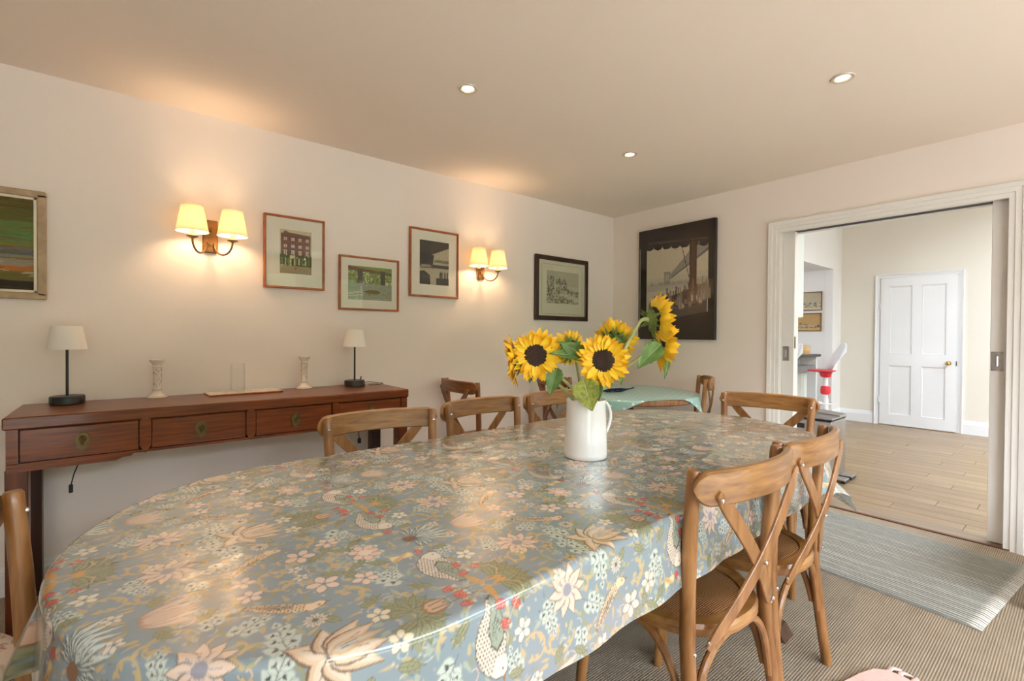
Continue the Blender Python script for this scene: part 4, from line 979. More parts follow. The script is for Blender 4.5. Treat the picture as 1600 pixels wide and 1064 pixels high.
# ---- floral oilcloth: paint one half tile, mirrored across the cloth width
TW, TH = .57, .2525
T = Ras(TW, TH, .00075, '#808F98')
q = random.Random(21)
OL, OLD, TAN, CR, PK, DK, PG, RD = '#8C8D6E', '#666B52', '#BBA67C', '#D3C9BA', '#CDBAAD', '#43484A', '#BCC4BB', '#B03F3B'
def scroll(x, y, r0, a0, turns, wd, col, n=22, leaves=True):
    pts = []
    for i in range(n):
        k = i / (n - 1); a = a0 + turns * 2 * PI * k; r_ = r0 * (1 - .75 * k); pts.append((x + r_ * math.cos(a), y + r_ * math.sin(a)))
    T.line(pts, wd, col)
    if leaves:
        for i in range(2, n - 2, 4):
            a = math.atan2(pts[i + 1][1] - pts[i][1], pts[i + 1][0] - pts[i][0]); T.petal(pts[i][0], pts[i][1], a + q.choice((-.9, .9)), .015, .0045, col)
def vleaf(x, y, a, L, w_, col=OL, vein=OLD):
    for s_ in (-1, 1):
        for k in (.25, .5): T.petal(x + L * k * math.cos(a), y + L * k * math.sin(a), a + s_ * .7, L * .42, w_ * .45, vein); T.petal(x + L * k * math.cos(a), y + L * k * math.sin(a), a + s_ * .7, L * .38, w_ * .33, col)
    T.petal(x, y, a, L, w_, vein); T.petal(x + .0012 * math.cos(a), y + .0012 * math.sin(a), a, L * .9, w_ * .78, col)
    T.line([(x, y), (x + L * .85 * math.cos(a), y + L * .85 * math.sin(a))], .0013, vein)
    for k in (.3, .5, .7):
        px, py = x + L * k * math.cos(a), y + L * k * math.sin(a)
        for s_ in (-1, 1): T.line([(px, py), (px + w_ * .8 * math.cos(a + s_ * .9), py + w_ * .8 * math.sin(a + s_ * .9))], .0008, vein)
def acan(x, y, a, L):
    ca, sa = math.cos(a), math.sin(a)
    for k, s_ in ((.15, 1), (.25, -1), (.4, 1), (.5, -1), (.62, 1), (.72, -1), (.88, 0)):
        px, py = x + L * k * ca, y + L * k * sa; aa = a + s_ * .95; ll = L * (.46 - .25 * k) if s_ else L * .22
        T.petal(px, py, aa, ll, ll * .42, '#8FA09C'); T.petal(px, py, aa, ll * .95, ll * .36, PG)
        for j in (-.35, .35): T.petal(px + ll * .4 * math.cos(aa), py + ll * .4 * math.sin(aa), aa + j, ll * .42, ll * .12, PG)
        T.line([(px, py), (px + ll * .55 * math.cos(aa), py + ll * .55 * math.sin(aa))], .0012, DK)
        for j in (-.7, .7): T.petal(px + ll * .35 * math.cos(aa), py + ll * .35 * math.sin(aa), aa + j, ll * .26, ll * .07, DK)
    T.line([(x, y), (x + L * .8 * ca, y + L * .8 * sa)], .0014, '#5A666A')
def five(x, y, r_, col=CR, ctr='#6C7A80', n=5, rot=None):
    rot = q.random() * 6 if rot is None else rot
    for i in range(n):
        a = rot + 2 * PI * i / n; T.ell(x + r_ * .55 * math.cos(a), y + r_ * .55 * math.sin(a), r_ * .48, r_ * .34, a, DK, .8, True); T.ell(x + r_ * .55 * math.cos(a), y + r_ * .55 * math.sin(a), r_ * .43, r_ * .29, a, col, 1, True)
    for i in range(n):
        a = rot + 2 * PI * (i + .5) / n; T.line([(x, y), (x + r_ * .4 * math.cos(a), y + r_ * .4 * math.sin(a))], .0016, ctr)
    T.ell(x, y, r_ * .16, r_ * .16, 0, ctr, 1, True)
def daisy(x, y, r_, n=11, c1=CR, c2='#7E8C96', ctr='#59605A'):
    for i in range(n):
        a = 2 * PI * i / n; T.petal(x + r_ * .2 * math.cos(a), y + r_ * .2 * math.sin(a), a, r_ * .85, r_ * 2.6 / n, '#6E6A66'); T.petal(x + r_ * .2 * math.cos(a), y + r_ * .2 * math.sin(a), a, r_ * .80, r_ * 2.1 / n, c1)
        T.line([(x + r_ * .15 * math.cos(a), y + r_ * .15 * math.sin(a)), (x + r_ * .6 * math.cos(a), y + r_ * .6 * math.sin(a))], .0012, c2)
    T.ell(x, y, r_ * .22, r_ * .22, 0, ctr, 1, True)
def berry(x, y, a):
    T.ell(x, y, .0125, .0088, a, '#8E2C2A', 1, True); T.ell(x, y, .0115, .0078, a, RD, 1, True)
    for i in range(-2, 3):
        for j in (-1, 0, 1): T.ell(x + i * .004 * math.cos(a) - j * .0042 * math.sin(a), y + i * .004 * math.sin(a) + j * .0042 * math.cos(a), .0011, .0008, a, '#E5B7A4', 1, True)
    for j in (-.6, 0, .6): T.petal(x + .010 * math.cos(a), y + .010 * math.sin(a), a + j, .008, .002, PG)
# filler foliage
for i in range(260):
    x, y = q.uniform(0, TW), q.uniform(0, TH); c = q.choice([OL, OL, TAN, '#A2A27E', '#9AA79A', '#B8A57C']); a = q.uniform(0, 2 * PI)
    T.petal(x, y, a, q.uniform(.014, .030), q.uniform(.003, .006), c, None, .9)
for i in range(200):
    x, y = q.uniform(0, TW), q.uniform(0, TH); c = q.choice(['#A9AFA6', '#BDB3A2', '#9FA38C', '#C4B9A6', '#96A0A0', '#6F7F80']); a = q.uniform(0, 2 * PI)
    T.petal(x, y, a, q.uniform(.006, .014), q.uniform(.0015, .003), c, None, .9)
for i in range(26): scroll(q.uniform(0, TW), q.uniform(0, TH), q.uniform(.012, .024), q.uniform(0, 6), q.choice((-1, 1)) * q.uniform(.5, .9), .0018, q.choice(['#A9B8B8', '#C9B9A4', '#C6AB78', '#D3B2A0']), leaves=False)
for x, y, r_, a in ((.03, .165, .040, 0), (.10, .10, .042, 2), (.54, .165, .036, 4), (.02, .04, .030, 1), (.37, .075, .030, 3), (.28, .13, .028, 5), (.20, .235, .030, 2.5), (.31, .235, .026, 1)):
    scroll(x, y, r_, a, .8, .0042, TAN)
acan(.38, .250, -2.4, .075); acan(.405, .245, 2.95, .08); acan(.375, .10, 2.2, .085); acan(.355, .12, 1.1, .05); acan(.155, .030, 1.5, .085); acan(.115, .0, .7, .07); acan(.10, .12, .5, .07); acan(.09, .16, 1.6, .06); acan(.50, .19, -1.9, .06); acan(.0, .10, 1.2, .06); acan(.55, .10, .2, .06)
for a in (-.05, .35, .8, 1.4, -.5, 2.0, 2.6): vleaf(.330, .012, a + .15, .055, .0095)
for a in (.05, .45, .85, -.2, 1.3): vleaf(.500, .012, a, .066, .011)
for x, y, a, L in ((.30, .20, 2.6, .05), (.31, .20, .5, .055), (.30, .205, -1.2, .045), (.345, .21, -.6, .05), (.24, .06, 2.2, .045), (.275, .07, .4, .05), (.46, .215, .5, .035), (.475, .175, .2, .04), (.40, .055, 2.4, .05), (.02, .21, -1, .04), (.07, .20, .5, .04), (.17, .14, .2, .045)): vleaf(x, y, a, L, .008)
T.petal(.470, .002, 1.75, .055, .0075, '#C09050'); T.petal(.515, .004, 2.9, .045, .007, '#C99A58'); T.petal(.348, .004, 0.1, .05, .014, '#8C6A4E'); T.petal(.352, .004, 0.1, .044, .010, '#C7A388')
T.line([(.36, .006), (.44, .010), (.50, .012)], .003, OLD)
# striped yellow flower
for i in range(7): T.petal(.385, .187 - .004 * (i - 3), (i - 3) * .16, .052, .0065, '#C9A870' if i in (0, 6) else '#DCCB9C'); T.line([(.385, .187 - .004 * (i - 3)), (.41, .187 - .004 * (i - 3) + .025 * math.tan((i - 3) * .16))], .0011, '#6E6660')
# starburst flower with long pale petals
for i in range(15):
    a = -1.9 + i * .30; L = .085 if -1.0 < a < .2 else .050
    T.petal(.478, .250, a, L, .0085, '#66757C'); T.petal(.480, .250, a, L * .96, .0064, '#C3CCC6')
    T.line([(.478, .250), (.478 + .045 * math.cos(a), .250 + .045 * math.sin(a))], .0013, '#34383A')
for i in range(14): T.petal(.466, .2525, PI + (i - 7) * .2, .022, .0025, '#6E4A34')
T.ell(.468, .2525, .012, .014, 0, '#7A5238')
daisy(.057, .088, .050, 10, '#D8C0AE', '#7888A0', '#8C8A96'); daisy(.210, .088, .020, 12, CR, '#59605A')
five(.512, .115, .021, '#DDD8C4'); five(.258, .186, .030, '#DEC6B6'); five(.322, .158, .025, '#DEC6B6'); five(.290, .036, .020, '#DDD0B4'); five(.545, .215, .015, CR); five(.037, .055, .014, '#DDCCB0'); five(.15, .225, .022, '#DEC6B6'); five(.235, .235, .014, CR)
five(.364, .2475, .032, '#DCBBA8', '#8FA0A8', 6); T.ell(.364, .2525, .013, .013, 0, '#E3CFC0'); five(.092, .030, .014, TAN, '#6A5A3A')
# tulip
for a, w_, c in ((.5, .014, PK), (-.5, .014, PK), (.18, .013, CR), (-.18, .013, '#D8C8BA'), (0, .012, '#CDB4A2')): T.petal(.005, .248, a, .082, w_, '#A9846C'); T.petal(.007, .248, a, .078, w_ * .85, c)
# big lily on the mirror axis
for a, L in ((2.4, .062), (1.35, .058), (.62, .082), (.28, .086)):
    T.petal(.195, .002, a, L, .019, '#6A5648'); T.petal(.197, .002, a, L * .96, .0165, '#CDB193'); T.petal(.198, .002, a, L * .86, .011, '#D6C4B0'); T.line([(.2, .002), (.2 + L * .6 * math.cos(a), .002 + L * .6 * math.sin(a))], .0014, '#8C7260')
T.petal(.20, .0, 0.0, .082, .012, '#C6A985'); T.petal(.205, .0, 0, .06, .007, '#C9C0B4'); T.line([(.215, .003), (.24, .004)], .0016, '#59605A')
# bird one: perched, head towards the starburst
def bird(P, col, wing, wcol, sc, eye, beak):
    T.poly(P, '#55504A', 1, True); cx = sum(p[0] for p in P) / len(P); cy = sum(p[1] for p in P) / len(P)
    P2 = [(cx + (x - cx) * .955, cy + (y - cy) * .965) for x, y in P]; T.poly(P2, col, 1, True)
    xs = [p[0] for p in P]; ys = [p[1] for p in P]
    for y in np.arange(min(ys), max(ys), .0062):
        for x in np.arange(min(xs), max(xs), .0062):
            x_ = x + (.003 if int(y / .0062) % 2 else 0); n_ = len(P2); ins = False
            for i in range(n_):
                (a, b), (c, d) = P2[i], P2[(i + 1) % n_]
                if (b > y) != (d > y) and x_ < (c - a) * (y - b) / (d - b) + a: ins = not ins
            if ins and math.hypot(x_ - eye[0], y - eye[1]) > .022: T.ell(x_, y, .0027, .0015, 1.2, sc, .95, True)
    T.poly(wing, '#4A5048', 1, True); wx = sum(p[0] for p in wing) / len(wing); wy = sum(p[1] for p in wing) / len(wing)
    T.poly([(wx + (x - wx) * .88, wy + (y - wy) * .9) for x, y in wing], wcol, 1, True)
    for i in range(26):
        k = q.random(); a, b = q.choice(wing), (wx, wy); x, y = a[0] * k + b[0] * (1 - k), a[1] * k + b[1] * (1 - k)
        T.ell(x, y, .0038, .0022, 1.0, '#3C423C', .8, True); T.ell(x + .0006, y, .0022, .0011, 1.0, '#C6CBBB', .8, True)
    T.ell(eye[0], eye[1], .0022, .0022, 0, '#30363A', 1, True); T.poly(beak, '#8A6A3C', 1, True)
bird([(.464, .171), (.473, .164), (.474, .150), (.470, .135), (.474, .115), (.470, .09), (.458, .060), (.452, .040), (.446, .034), (.438, .042), (.432, .055), (.418, .072), (.409, .095), (.408, .120), (.416, .142), (.430, .158), (.447, .169)], '#DDD3C4',
     [(.452, .128), (.468, .112), (.470, .085), (.460, .055), (.455, .030), (.447, .036), (.442, .06), (.436, .09), (.440, .115)], '#929C8C', '#553A30', (.462, .157), [(.459, .170), (.468, .168), (.464, .182)])
bird([(.238, .122), (.243, .130), (.236, .137), (.222, .137), (.205, .148), (.185, .165), (.165, .178), (.138, .196), (.130, .190), (.150, .165), (.172, .143), (.195, .127), (.218, .116)], '#DCC2A0',
     [(.195, .150), (.180, .165), (.160, .178), (.140, .190), (.160, .165), (.180, .150), (.195, .143)], '#BC8C60', '#6E4630', (.229, .127), [(.242, .124), (.250, .127), (.243, .131)])
for x, y, a in ((.473, .090, .6), (.499, .066, .9), (.466, .056, .3), (.414, .028, .2), (.420, .004, .1), (.447, .186, .8)): berry(x, y, a)
T.line([(.48, .09), (.50, .06), (.52, .05), (.525, .03), (.51, .015)], .0024, TAN); T.line([(.42, .03), (.45, .012), (.49, .01)], .0024, TAN)

# soften the print to the weave size
_P = np.concatenate([T.a[:2][::-1], T.a, T.a[-2:][::-1]], 0); _P = np.concatenate([_P[:, -2:], _P, _P[:, :2]], 1)
_k = (0, 1, 2, 1, 0); _h, _w = T.a.shape[:2]
_Q = sum(_k[i] * _P[i:i + _h] for i in range(5)) / 4; T.a = sum(_k[i] * _Q[:, i:i + _w] for i in range(5)) / 4
# ---- drape the cloth
def drape(name, Mc, xs, ys, edge_fn, top, rnd_r, flare, wave, wn, smp, M_, ctr, ang, uvf=None):
    nu, nv = len(xs), len(ys); U, V = np.meshgrid(xs, ys); U = U.ravel(); V = V.ravel()
    ex, ey, nx_, ny_, s_, phi = edge_fn(U, V)
    out = s_ > 0
    s_ = np.where(s_ > .24, .24 + .55 * (s_ - .24), s_)
    arc = rnd_r * PI / 2
    th = np.clip(s_ / rnd_r, 0, PI / 2); down = np.clip(s_ - arc, 0, None)
    hor = rnd_r * np.sin(th) + down * flare + (.75 * np.clip(s_ - .18, 0, None) + .16 * down) * (U > HL - EA) + .30 * np.clip(s_ - .05, 0, None) * (U < -(HL - EA)) * (V > 0) + wave * np.clip(down, 0, None) * (0.5 + .5 * np.sin(phi * wn))
    zz = top - rnd_r * (1 - np.cos(th)) - down * math.sqrt(1 - flare ** 2) * (1 - .0 * down)
    # faint creases on the flat part
    rip = .0011 * np.sin(U * 5.1 + 1.3 * np.sin(V * 3)) * np.sin(V * 7 + U * 2) + .0005 * np.sin(U * 23 + V * 9) * np.sin(V * 19 - U * 6)
    X = np.where(out, ex + nx_ * (hor), U); Y = np.where(out, ey + ny_ * (hor), V); Z = np.where(out, zz, top) + rip * np.where(out, np.exp(-s_ * 30), 1)
    inset = rnd_r * 0
    c, s = math.cos(ang), math.sin(ang)
    P = np.stack([X, Y, Z], 1)
    col = smp(U, V) if smp else None
    me = fast_mesh(name, P, grid_faces(nu, nv), col, M_, True, uvf(U, V) if uvf else None)
    o = bpy.data.objects.new(name, me); C.objects.link(o); o.location = (ctr[0], ctr[1], 0); o.rotation_euler = (0, 0, ang)
    return o
def edge_stadium(U, V):
    ax = np.abs(U); sgn = np.sign(U); cx = HL - EA
    end = ax > cx
    dx = np.where(end, ax - cx, 0); dy = V
    rho = np.sqrt((dx / EA) ** 2 + (dy / EB) ** 2) + 1e-9
    ln = np.hypot(dx, dy)
    # ends: radial; sides: straight out
    s_ = np.where(end, ln * (1 - 1 / rho), np.abs(V) - EB)
    k = np.where(end, 1 / rho, 1)
    exx = np.where(end, sgn * (cx + dx * k), U); eyy = np.where(end, dy * k, np.sign(V) * EB)
    nx_ = np.where(end, sgn * dx / np.maximum(ln, 1e-6), 0); ny_ = np.where(end, dy / np.maximum(ln, 1e-6), np.sign(V))
    phi = np.where(end, np.arctan2(dy, dx) * EB, np.sign(V) * (PI / 2 * EB + (cx - ax)))
    return exx, eyy, nx_, ny_, s_, phi * 1.0
OV = .188
xa, xb_ = -(HL + .165), HL + .26
def graded(a, b, f_):
    o_ = [a]
    while o_[-1] < b: o_.append(o_[-1] + f_(o_[-1]))
    return np.array(o_)
xs = graded(xa, xb_, lambda x: .0021 if x < -.15 else .0021 + (x + .15) * .0026)
ys = graded(-(EB + OV), EB + OV, lambda y: .0021 if y < 0 else .0021 + y * .0022)
def smp_cloth(U, V):
    s_ = np.mod(U + TC.x, TW); t_ = V + TC.y + .012 - .713
    t_ = np.abs(np.mod(t_ + .2525, .505) - .2525)
    return T.sample(s_, t_).astype(np.float32)
def oilcloth():
    M = mat('floral_oilcloth', (1, 1, 1), .27, attr='Col', spec=.55, coat=1.0, coatr=.15)
    t = M.node_tree; b = t.nodes['Principled BSDF']; tcn = [n for n in t.nodes if n.type == 'TEX_COORD'][0]
    n1 = t.nodes.new('ShaderNodeTexNoise'); n1.inputs['Scale'].default_value = 5; n1.inputs['Detail'].default_value = 3
    mp = t.nodes.new('ShaderNodeMapping'); mp.inputs['Scale'].default_value = (1, 2.2, 1); mp.inputs['Rotation'].default_value = (0, 0, .5)
    t.links.new(tcn.outputs['Object'], mp.inputs[0]); t.links.new(mp.outputs[0], n1.inputs['Vector'])
    bp = t.nodes.new('ShaderNodeBump'); bp.inputs['Strength'].default_value = .6; bp.inputs['Distance'].default_value = .01; b.inputs['Coat IOR'].default_value = 1.6; t.links.new(n1.outputs['Fac'], bp.inputs['Height'])
    t.links.new(bp.outputs[0], b.inputs['Normal']); t.links.new(bp.outputs[0], b.inputs['Coat Normal'])
    return M
cl = drape('tablecloth', None, xs, ys, edge_stadium, TZ + .003, .016, .05, .05, 26, smp_cloth, oilcloth(), TC, TA)
tag(cl, 'glossy grey blue oilcloth with birds, strawberries and flowers on the long table', 'tablecloth')

# ---- round table with aqua dotted cloth
RT = (3.15, 2.40); RR = .56
rt = thing('round_table', 'small round wooden table in the far corner under the aqua cloth', 'table', (RT[0], RT[1], 0), 0)
MB().lathe([(.001, .705), (RR - .01, .705), (RR, .715), (RR, .742), (RR - .006, .748), (.001, .748)], n=48).build('table_top', M_oak, rt)
MB().lathe([(.001, .12), (.07, .12), (.055, .2), (.045, .45), (.07, .62), (.12, .70), (.001, .704)], n=20).build('pedestal', M_oak2, rt)
for i in range(4):
    a = PI / 4 + i * PI / 2; MB().sweep([(0.04 * math.cos(a), .04 * math.sin(a), .20), (.2 * math.cos(a), .2 * math.sin(a), .14), (.36 * math.cos(a), .36 * math.sin(a), .022)], (0, 0, 1), [.05, .045, .04], [.08, .06, .04]).build('foot', M_oak2, rt)
def edge_circ(U, V):
    ln = np.hypot(U, V) + 1e-9; s_ = ln - RR; return U / ln * RR, V / ln * RR, U / ln, V / ln, s_, np.arctan2(V, U) * RR
def aqua():
    M = mat('aqua_dotted_oilcloth', '#9DC4BE', .3, spec=.5, coat=.35, coatr=.15)
    t = M.node_tree; b = t.nodes['Principled BSDF']; uvn = t.nodes.new('ShaderNodeUVMap')
    vm = t.nodes.new('ShaderNodeVectorMath'); vm.operation = 'SCALE'; vm.inputs['Scale'].default_value = 14; t.links.new(uvn.outputs[0], vm.inputs[0])
    fr_ = t.nodes.new('ShaderNodeVectorMath'); fr_.operation = 'FRACTION'; t.links.new(vm.outputs[0], fr_.inputs[0])
    sb_ = t.nodes.new('ShaderNodeVectorMath'); sb_.operation = 'SUBTRACT'; sb_.inputs[1].default_value = (.5, .5, 0); t.links.new(fr_.outputs[0], sb_.inputs[0])
    ln = t.nodes.new('ShaderNodeVectorMath'); ln.operation = 'LENGTH'; t.links.new(sb_.outputs[0], ln.inputs[0])
    lt_ = t.nodes.new('ShaderNodeMath'); lt_.operation = 'LESS_THAN'; lt_.inputs[1].default_value = .13; t.links.new(ln.outputs['Value'], lt_.inputs[0])
    mx = t.nodes.new('ShaderNodeMix'); mx.data_type = 'RGBA'; mx.inputs[6].default_value = (*lin('#93BDB8'), 1); mx.inputs[7].default_value = (*lin('#DDE3D8'), 1)
    t.links.new(lt_.outputs[0], mx.inputs[0]); t.links.new(mx.outputs[2], b.inputs['Base Color'])
    return M
g = np.arange(-.548, .5481, .008)
c2_ = drape('tablecloth', None, g, g, edge_circ, .751, .012, .08, .18, 22, None, aqua(), RT, math.radians(-22), lambda U, V: np.stack([U, V], 1))
tag(c2_, 'aqua oilcloth with pale dots on the small round corner table', 'tablecloth')
nv_ = MB(); qq = random.Random(9)
for i in range(7):
    a = qq.uniform(0, PI); x, y = qq.uniform(-.07, .07), qq.uniform(-.03, .03); pts = []
    for j in range(7):
        k = j / 6 - .5; pts.append((x + k * .22 * math.cos(a * .3) , y + k * .22 * math.sin(a * .3) + .02 * math.sin(j + i), .006 + .004 * i * .5 + .004 * math.sin(j * 1.3 + i)))
    nv_.tube(pts, .009, 7, flat=.6)
no = nv_.build('napkin', M_navy); no.location = (3.08, 2.42, .754); no.rotation_euler = (0, 0, -.5); tag(no, 'crumpled navy blue napkin lying on the aqua cloth', 'napkin')

# ================================================================== JUG AND SUNFLOWERS
JX, JY, JZ = 1.300, 1.163, TZ + .004
jg = thing('jug', 'white glazed ceramic jug holding the sunflowers', 'jug', (JX, JY, JZ), 0)
MB().lathe([(.001, 0), (.074, 0), (.0785, .004), (.0785, .02), (.0765, .07), (.0735, .13), (.0715, .17), (.0712, .196), (.0725, .206), (.0715, .209), (.068, .205), (.067, .17), (.071, .05), (.072, .012), (.001, .010)], n=56).build('jug_body', M_ceram, jg, 50)
ha = math.radians(-30); hp = []
for i in range(17):
    k = i / 16; zz = .200 - .125 * k; rr_ = .069 + .024 * math.sin(PI * min(1, k * 1.02)) ** .7 if 0 < i < 16 else .069
    hp.append((rr_ * math.cos(ha), rr_ * math.sin(ha), zz + .008 * math.sin(PI * k)))
MB().sweep(hp, (math.sin(ha), -math.cos(ha), 0), [.0085] * 17, [.022 - .006 * (i / 16) for i in range(17)]).build('handle', M_ceram, jg, 60)

def petal_mesh(L, w_, M_, curl, seed):
    q = random.Random(seed); mb = MB(); n = 7; vs = []
    for i in range(n):
        k = i / (n - 1); ww = w_ * (math.sin(PI * (.16 + .84 * k) ** .95) ** .8 if k < 1 else .02); ww = max(ww, w_ * .04)
        z = curl * k * k * L + .004 * math.sin(k * 5 + seed)
        vs += [(k * L, -ww, z + .25 * ww), (k * L, 0, z - .15 * ww), (k * L, ww, z + .25 * ww)]
    fs = []
    for i in range(n - 1):
        a = i * 3; fs += [(a, a + 3, a + 4, a + 1), (a + 1, a + 4, a + 5, a + 2)]
    return mb.add(vs, fs).mesh('petal', M_, 80)
PM = [petal_mesh(.066, .0145, M_petal, c, i) for i, c in enumerate((.05, .18, .30, -.15))] + [petal_mesh(.056, .0135, M_petal2, c, i + 7) for i, c in enumerate((.35, .15))]
SPM = []
for i, c in enumerate((.2, .5)):
    m_ = petal_mesh(.045, .0075, M_sepal, c, i + 20); m_.name = 'sepal'; SPM.append(m_)
def leaf_mesh(L, w_, M_, seed, curl=-.25, fold=.3):
    q = random.Random(seed); vs = []; n, c_ = 15, 6
    for i in range(n):
        k = i / (n - 1); ww = w_ * (math.sin(PI * k ** .62) ** .85 if 0 < k < 1 else .03); ww = max(ww, w_ * .03)
        for j in range(-c_, c_ + 1):
            t_ = j / c_; vs.append((k * L, t_ * ww * (1 + (.05 * ((i % 2) * 2 - 1) if abs(j) == c_ else 0)), curl * L * k * k + fold * abs(t_) * ww + .0022 * math.sin(k * 18 + abs(j)) * abs(t_)))
    w2 = 2 * c_ + 1
    fs = [(i * w2 + j, (i + 1) * w2 + j, (i + 1) * w2 + j + 1, i * w2 + j + 1) for i in range(n - 1) for j in range(w2 - 1)]
    mb = MB().add(vs, fs)
    return mb
def orient(o, loc, nrm, up=None, twist=0.0):
    """local +z -> nrm"""
    n = Vector(nrm).normalized(); a = Vector((0, 0, 1)) if abs(n.z) < .95 else Vector((1, 0, 0))
    x = a.cross(n).normalized(); y = n.cross(x); m_ = Matrix((x, y, n)).transposed().to_4x4() @ Matrix.Rotation(twist, 4, 'Z'); m_.translation = Vector(loc); o.matrix_local = m_
def leaf_part(parent, base, tip, nrm, w_, M_, seed, curl=-.1, fold=.25, name='leaf', lab=None):
    b, t_ = Vector(base), Vector(tip); x = (t_ - b); L = x.length; x.normalize(); n = Vector(nrm); n = (n - x * n.dot(x)).normalized(); y = n.cross(x)
    o = leaf_mesh(L, w_, M_, seed, curl, fold).build(name, M_, parent, 70)
    m_ = Matrix((x, y, n)).transposed().to_4x4(); m_.translation = b; o.matrix_local = m_
    vn = MB().tube([(0, 0, .0008), (L * .5, 0, curl * L * .25 + .0012), (L * .92, 0, curl * L * .85 + .001)], [.0016, .0012, .0006], 6).build('leaf_vein', M_stem, o)
    if lab: o['label'] = lab
    return o
def sunflower(label, loc, nrm, R_, stem, npet=22, seed=0, droop=.1, cup=.15, disc=True):
    t = thing('sunflower', label, 'flower', (0, 0, 0), 0, 'sunflowers in the white jug')
    q = random.Random(seed); s_ = R_ / .105
    h = bpy.data.objects.new('flower_head', MB().lathe([(.001, -.016), (.020, -.016), (.038, -.008), (.046, 0), (.045, .006), (.036, .010), (.020, .007), (.001, .004)], n=30).mesh('flower_head', M_disc, 50)); C.objects.link(h); h.parent = t
    orient(h, loc, nrm); h.scale = (s_, s_, s_)
    MB().lathe([(.001, -.026), (.014, -.024), (.034, -.014), (.0405, -.004), (.040, .001), (.036, -.004), (.001, -.01)], n=24).build('calyx', M_sepal, h)
    for lay, (cnt, z, tilt, idx, rs) in enumerate(((npet + 5, -.002, cup, (0, 1, 2, 3), 1.0), (npet, .002, cup + .22, (0, 1, 4, 5), .92))):
        for i in range(cnt):
            a = 2 * PI * (i + q.uniform(-.28, .28) + .5 * lay) / cnt; p = bpy.data.objects.new('petal', PM[q.choice(idx)]); C.objects.link(p); p.parent = h
            sc = q.uniform(.85, 1.1) * rs
            m_ = Matrix.Rotation(a, 4, 'Z') @ Matrix.Translation((.038, 0, z)) @ Matrix.Rotation(-(tilt + q.uniform(-.18, .18)), 4, 'Y') @ Matrix.Rotation(q.uniform(-.35, .35), 4, 'X') @ Matrix.Scale(sc, 4); p.matrix_local = m_
    for i in range(16):
        a = 2 * PI * (i + q.uniform(-.3, .3)) / 16; p = bpy.data.objects.new('sepal', q.choice(SPM)); C.objects.link(p); p.parent = h
        p.matrix_local = Matrix.Rotation(a, 4, 'Z') @ Matrix.Translation((.026, 0, -.013)) @ Matrix.Rotation(q.uniform(-.1, .65), 4, 'Y') @ Matrix.Scale(q.uniform(.8, 1.15), 4)
    n = Vector(nrm).normalized(); p_end = Vector(loc) - n * .022 * s_
    P0 = [Vector(p) for p in stem] + [p_end - n * .03, p_end]
    pts = []
    for i in range(len(P0) - 1):
        a, b = P0[max(i - 1, 0)], P0[i]; c, d = P0[i + 1], P0[min(i + 2, len(P0) - 1)]
        for j in range(6):
            k = j / 6; pts.append(.5 * ((2 * b) + (c - a) * k + (2 * a - 5 * b + 4 * c - d) * k * k + (3 * b - a - 3 * c + d) * k ** 3))
    pts.append(P0[-1]); N = len(pts)
    MB().tube(pts, [.0062 + .003 * max(0, (i / N - .8)) * 5 for i in range(N)], 10).build('stem', M_stem, t)
    return t
to_cam = Vector((-.74, -.67, .03))
fA = sunflower('large sunflower at left facing the camera, tilted slightly down', (1.141, 1.262, 1.129), (-.62, -.78, -.02), .098, [(1.34, 1.17, .80), (1.285, 1.178, .965), (1.235, 1.215, 1.04), (1.195, 1.262, 1.09)], 22, 1, cup=.12)
fG = sunflower('leftmost sunflower, behind the large left one and turned away to the left', (1.112, 1.345, 1.108), (-.74, .62, -.12), .102, [(1.33, 1.19, .80), (1.272, 1.20, .965), (1.20, 1.27, 1.05), (1.15, 1.34, 1.10)], 20, 2, cup=.2)
fB = sunflower('sunflower in the middle above the jug facing the camera', (1.297, 1.083, 1.114), (-.72, -.68, .06), .096, [(1.30, 1.13, .80), (1.32, 1.145, .965), (1.345, 1.14, 1.04), (1.325, 1.115, 1.10)], 23, 3, cup=.06)
fF = sunflower('small sunflower seen from behind between the two facing ones', (1.330, 1.275, 1.150), (.35, .80, .30), .082, [(1.28, 1.16, .80), (1.30, 1.185, .965), (1.32, 1.22, 1.06)], 20, 4, cup=.25)
fE = sunflower('sunflower seen from behind, just above the middle one', (1.440, 1.145, 1.185), (.78, .25, .50), .092, [(1.31, 1.18, .80), (1.33, 1.17, .965), (1.37, 1.155, 1.06), (1.40, 1.14, 1.13)], 20, 5, cup=.2)
fD = sunflower('highest sunflower in profile, facing right towards the dark canvas', (1.495, 1.010, 1.262), (.85, -.52, .12), .105, [(1.26, 1.19, .80), (1.325, 1.15, .965), (1.395, 1.10, 1.10), (1.44, 1.075, 1.19)], 22, 6, cup=.45)
fH = sunflower('lower right sunflower in profile below the highest one', (1.585, 1.045, 1.165), (.80, -.58, -.15), .100, [(1.29, 1.20, .80), (1.335, 1.155, .965), (1.43, 1.11, 1.07), (1.52, 1.075, 1.13)], 22, 7, cup=.45)
tn = (-.74, -.67, .2)
leaf_part(fB, (1.232, 1.118, 1.048), (1.238, 1.078, .943), (-.75, -.64, .2), .046, M_leafy, 1, -.05, .15, lab='mottled yellow green leaf hanging over the jug rim')
leaf_part(fF, (1.290, 1.150, 1.122), (1.163, 1.212, 1.142), (-.6, -.6, .7), .026, M_leaf, 2, -.05, .3)
leaf_part(fF, (1.292, 1.145, 1.120), (1.195, 1.200, 1.180), (-.8, -.5, .1), .030, M_leaf, 3, .05, .2)
leaf_part(fH, (1.500, .985, 1.172), (1.410, 1.020, 1.090), (-.6, -.6, .5), .034, M_leaf, 4, -.1, .25)
leaf_part(fA, (1.215, 1.228, 1.085), (1.178, 1.228, .985), (-.74, -.67, .1), .030, M_leaf, 5, -.05, .3)
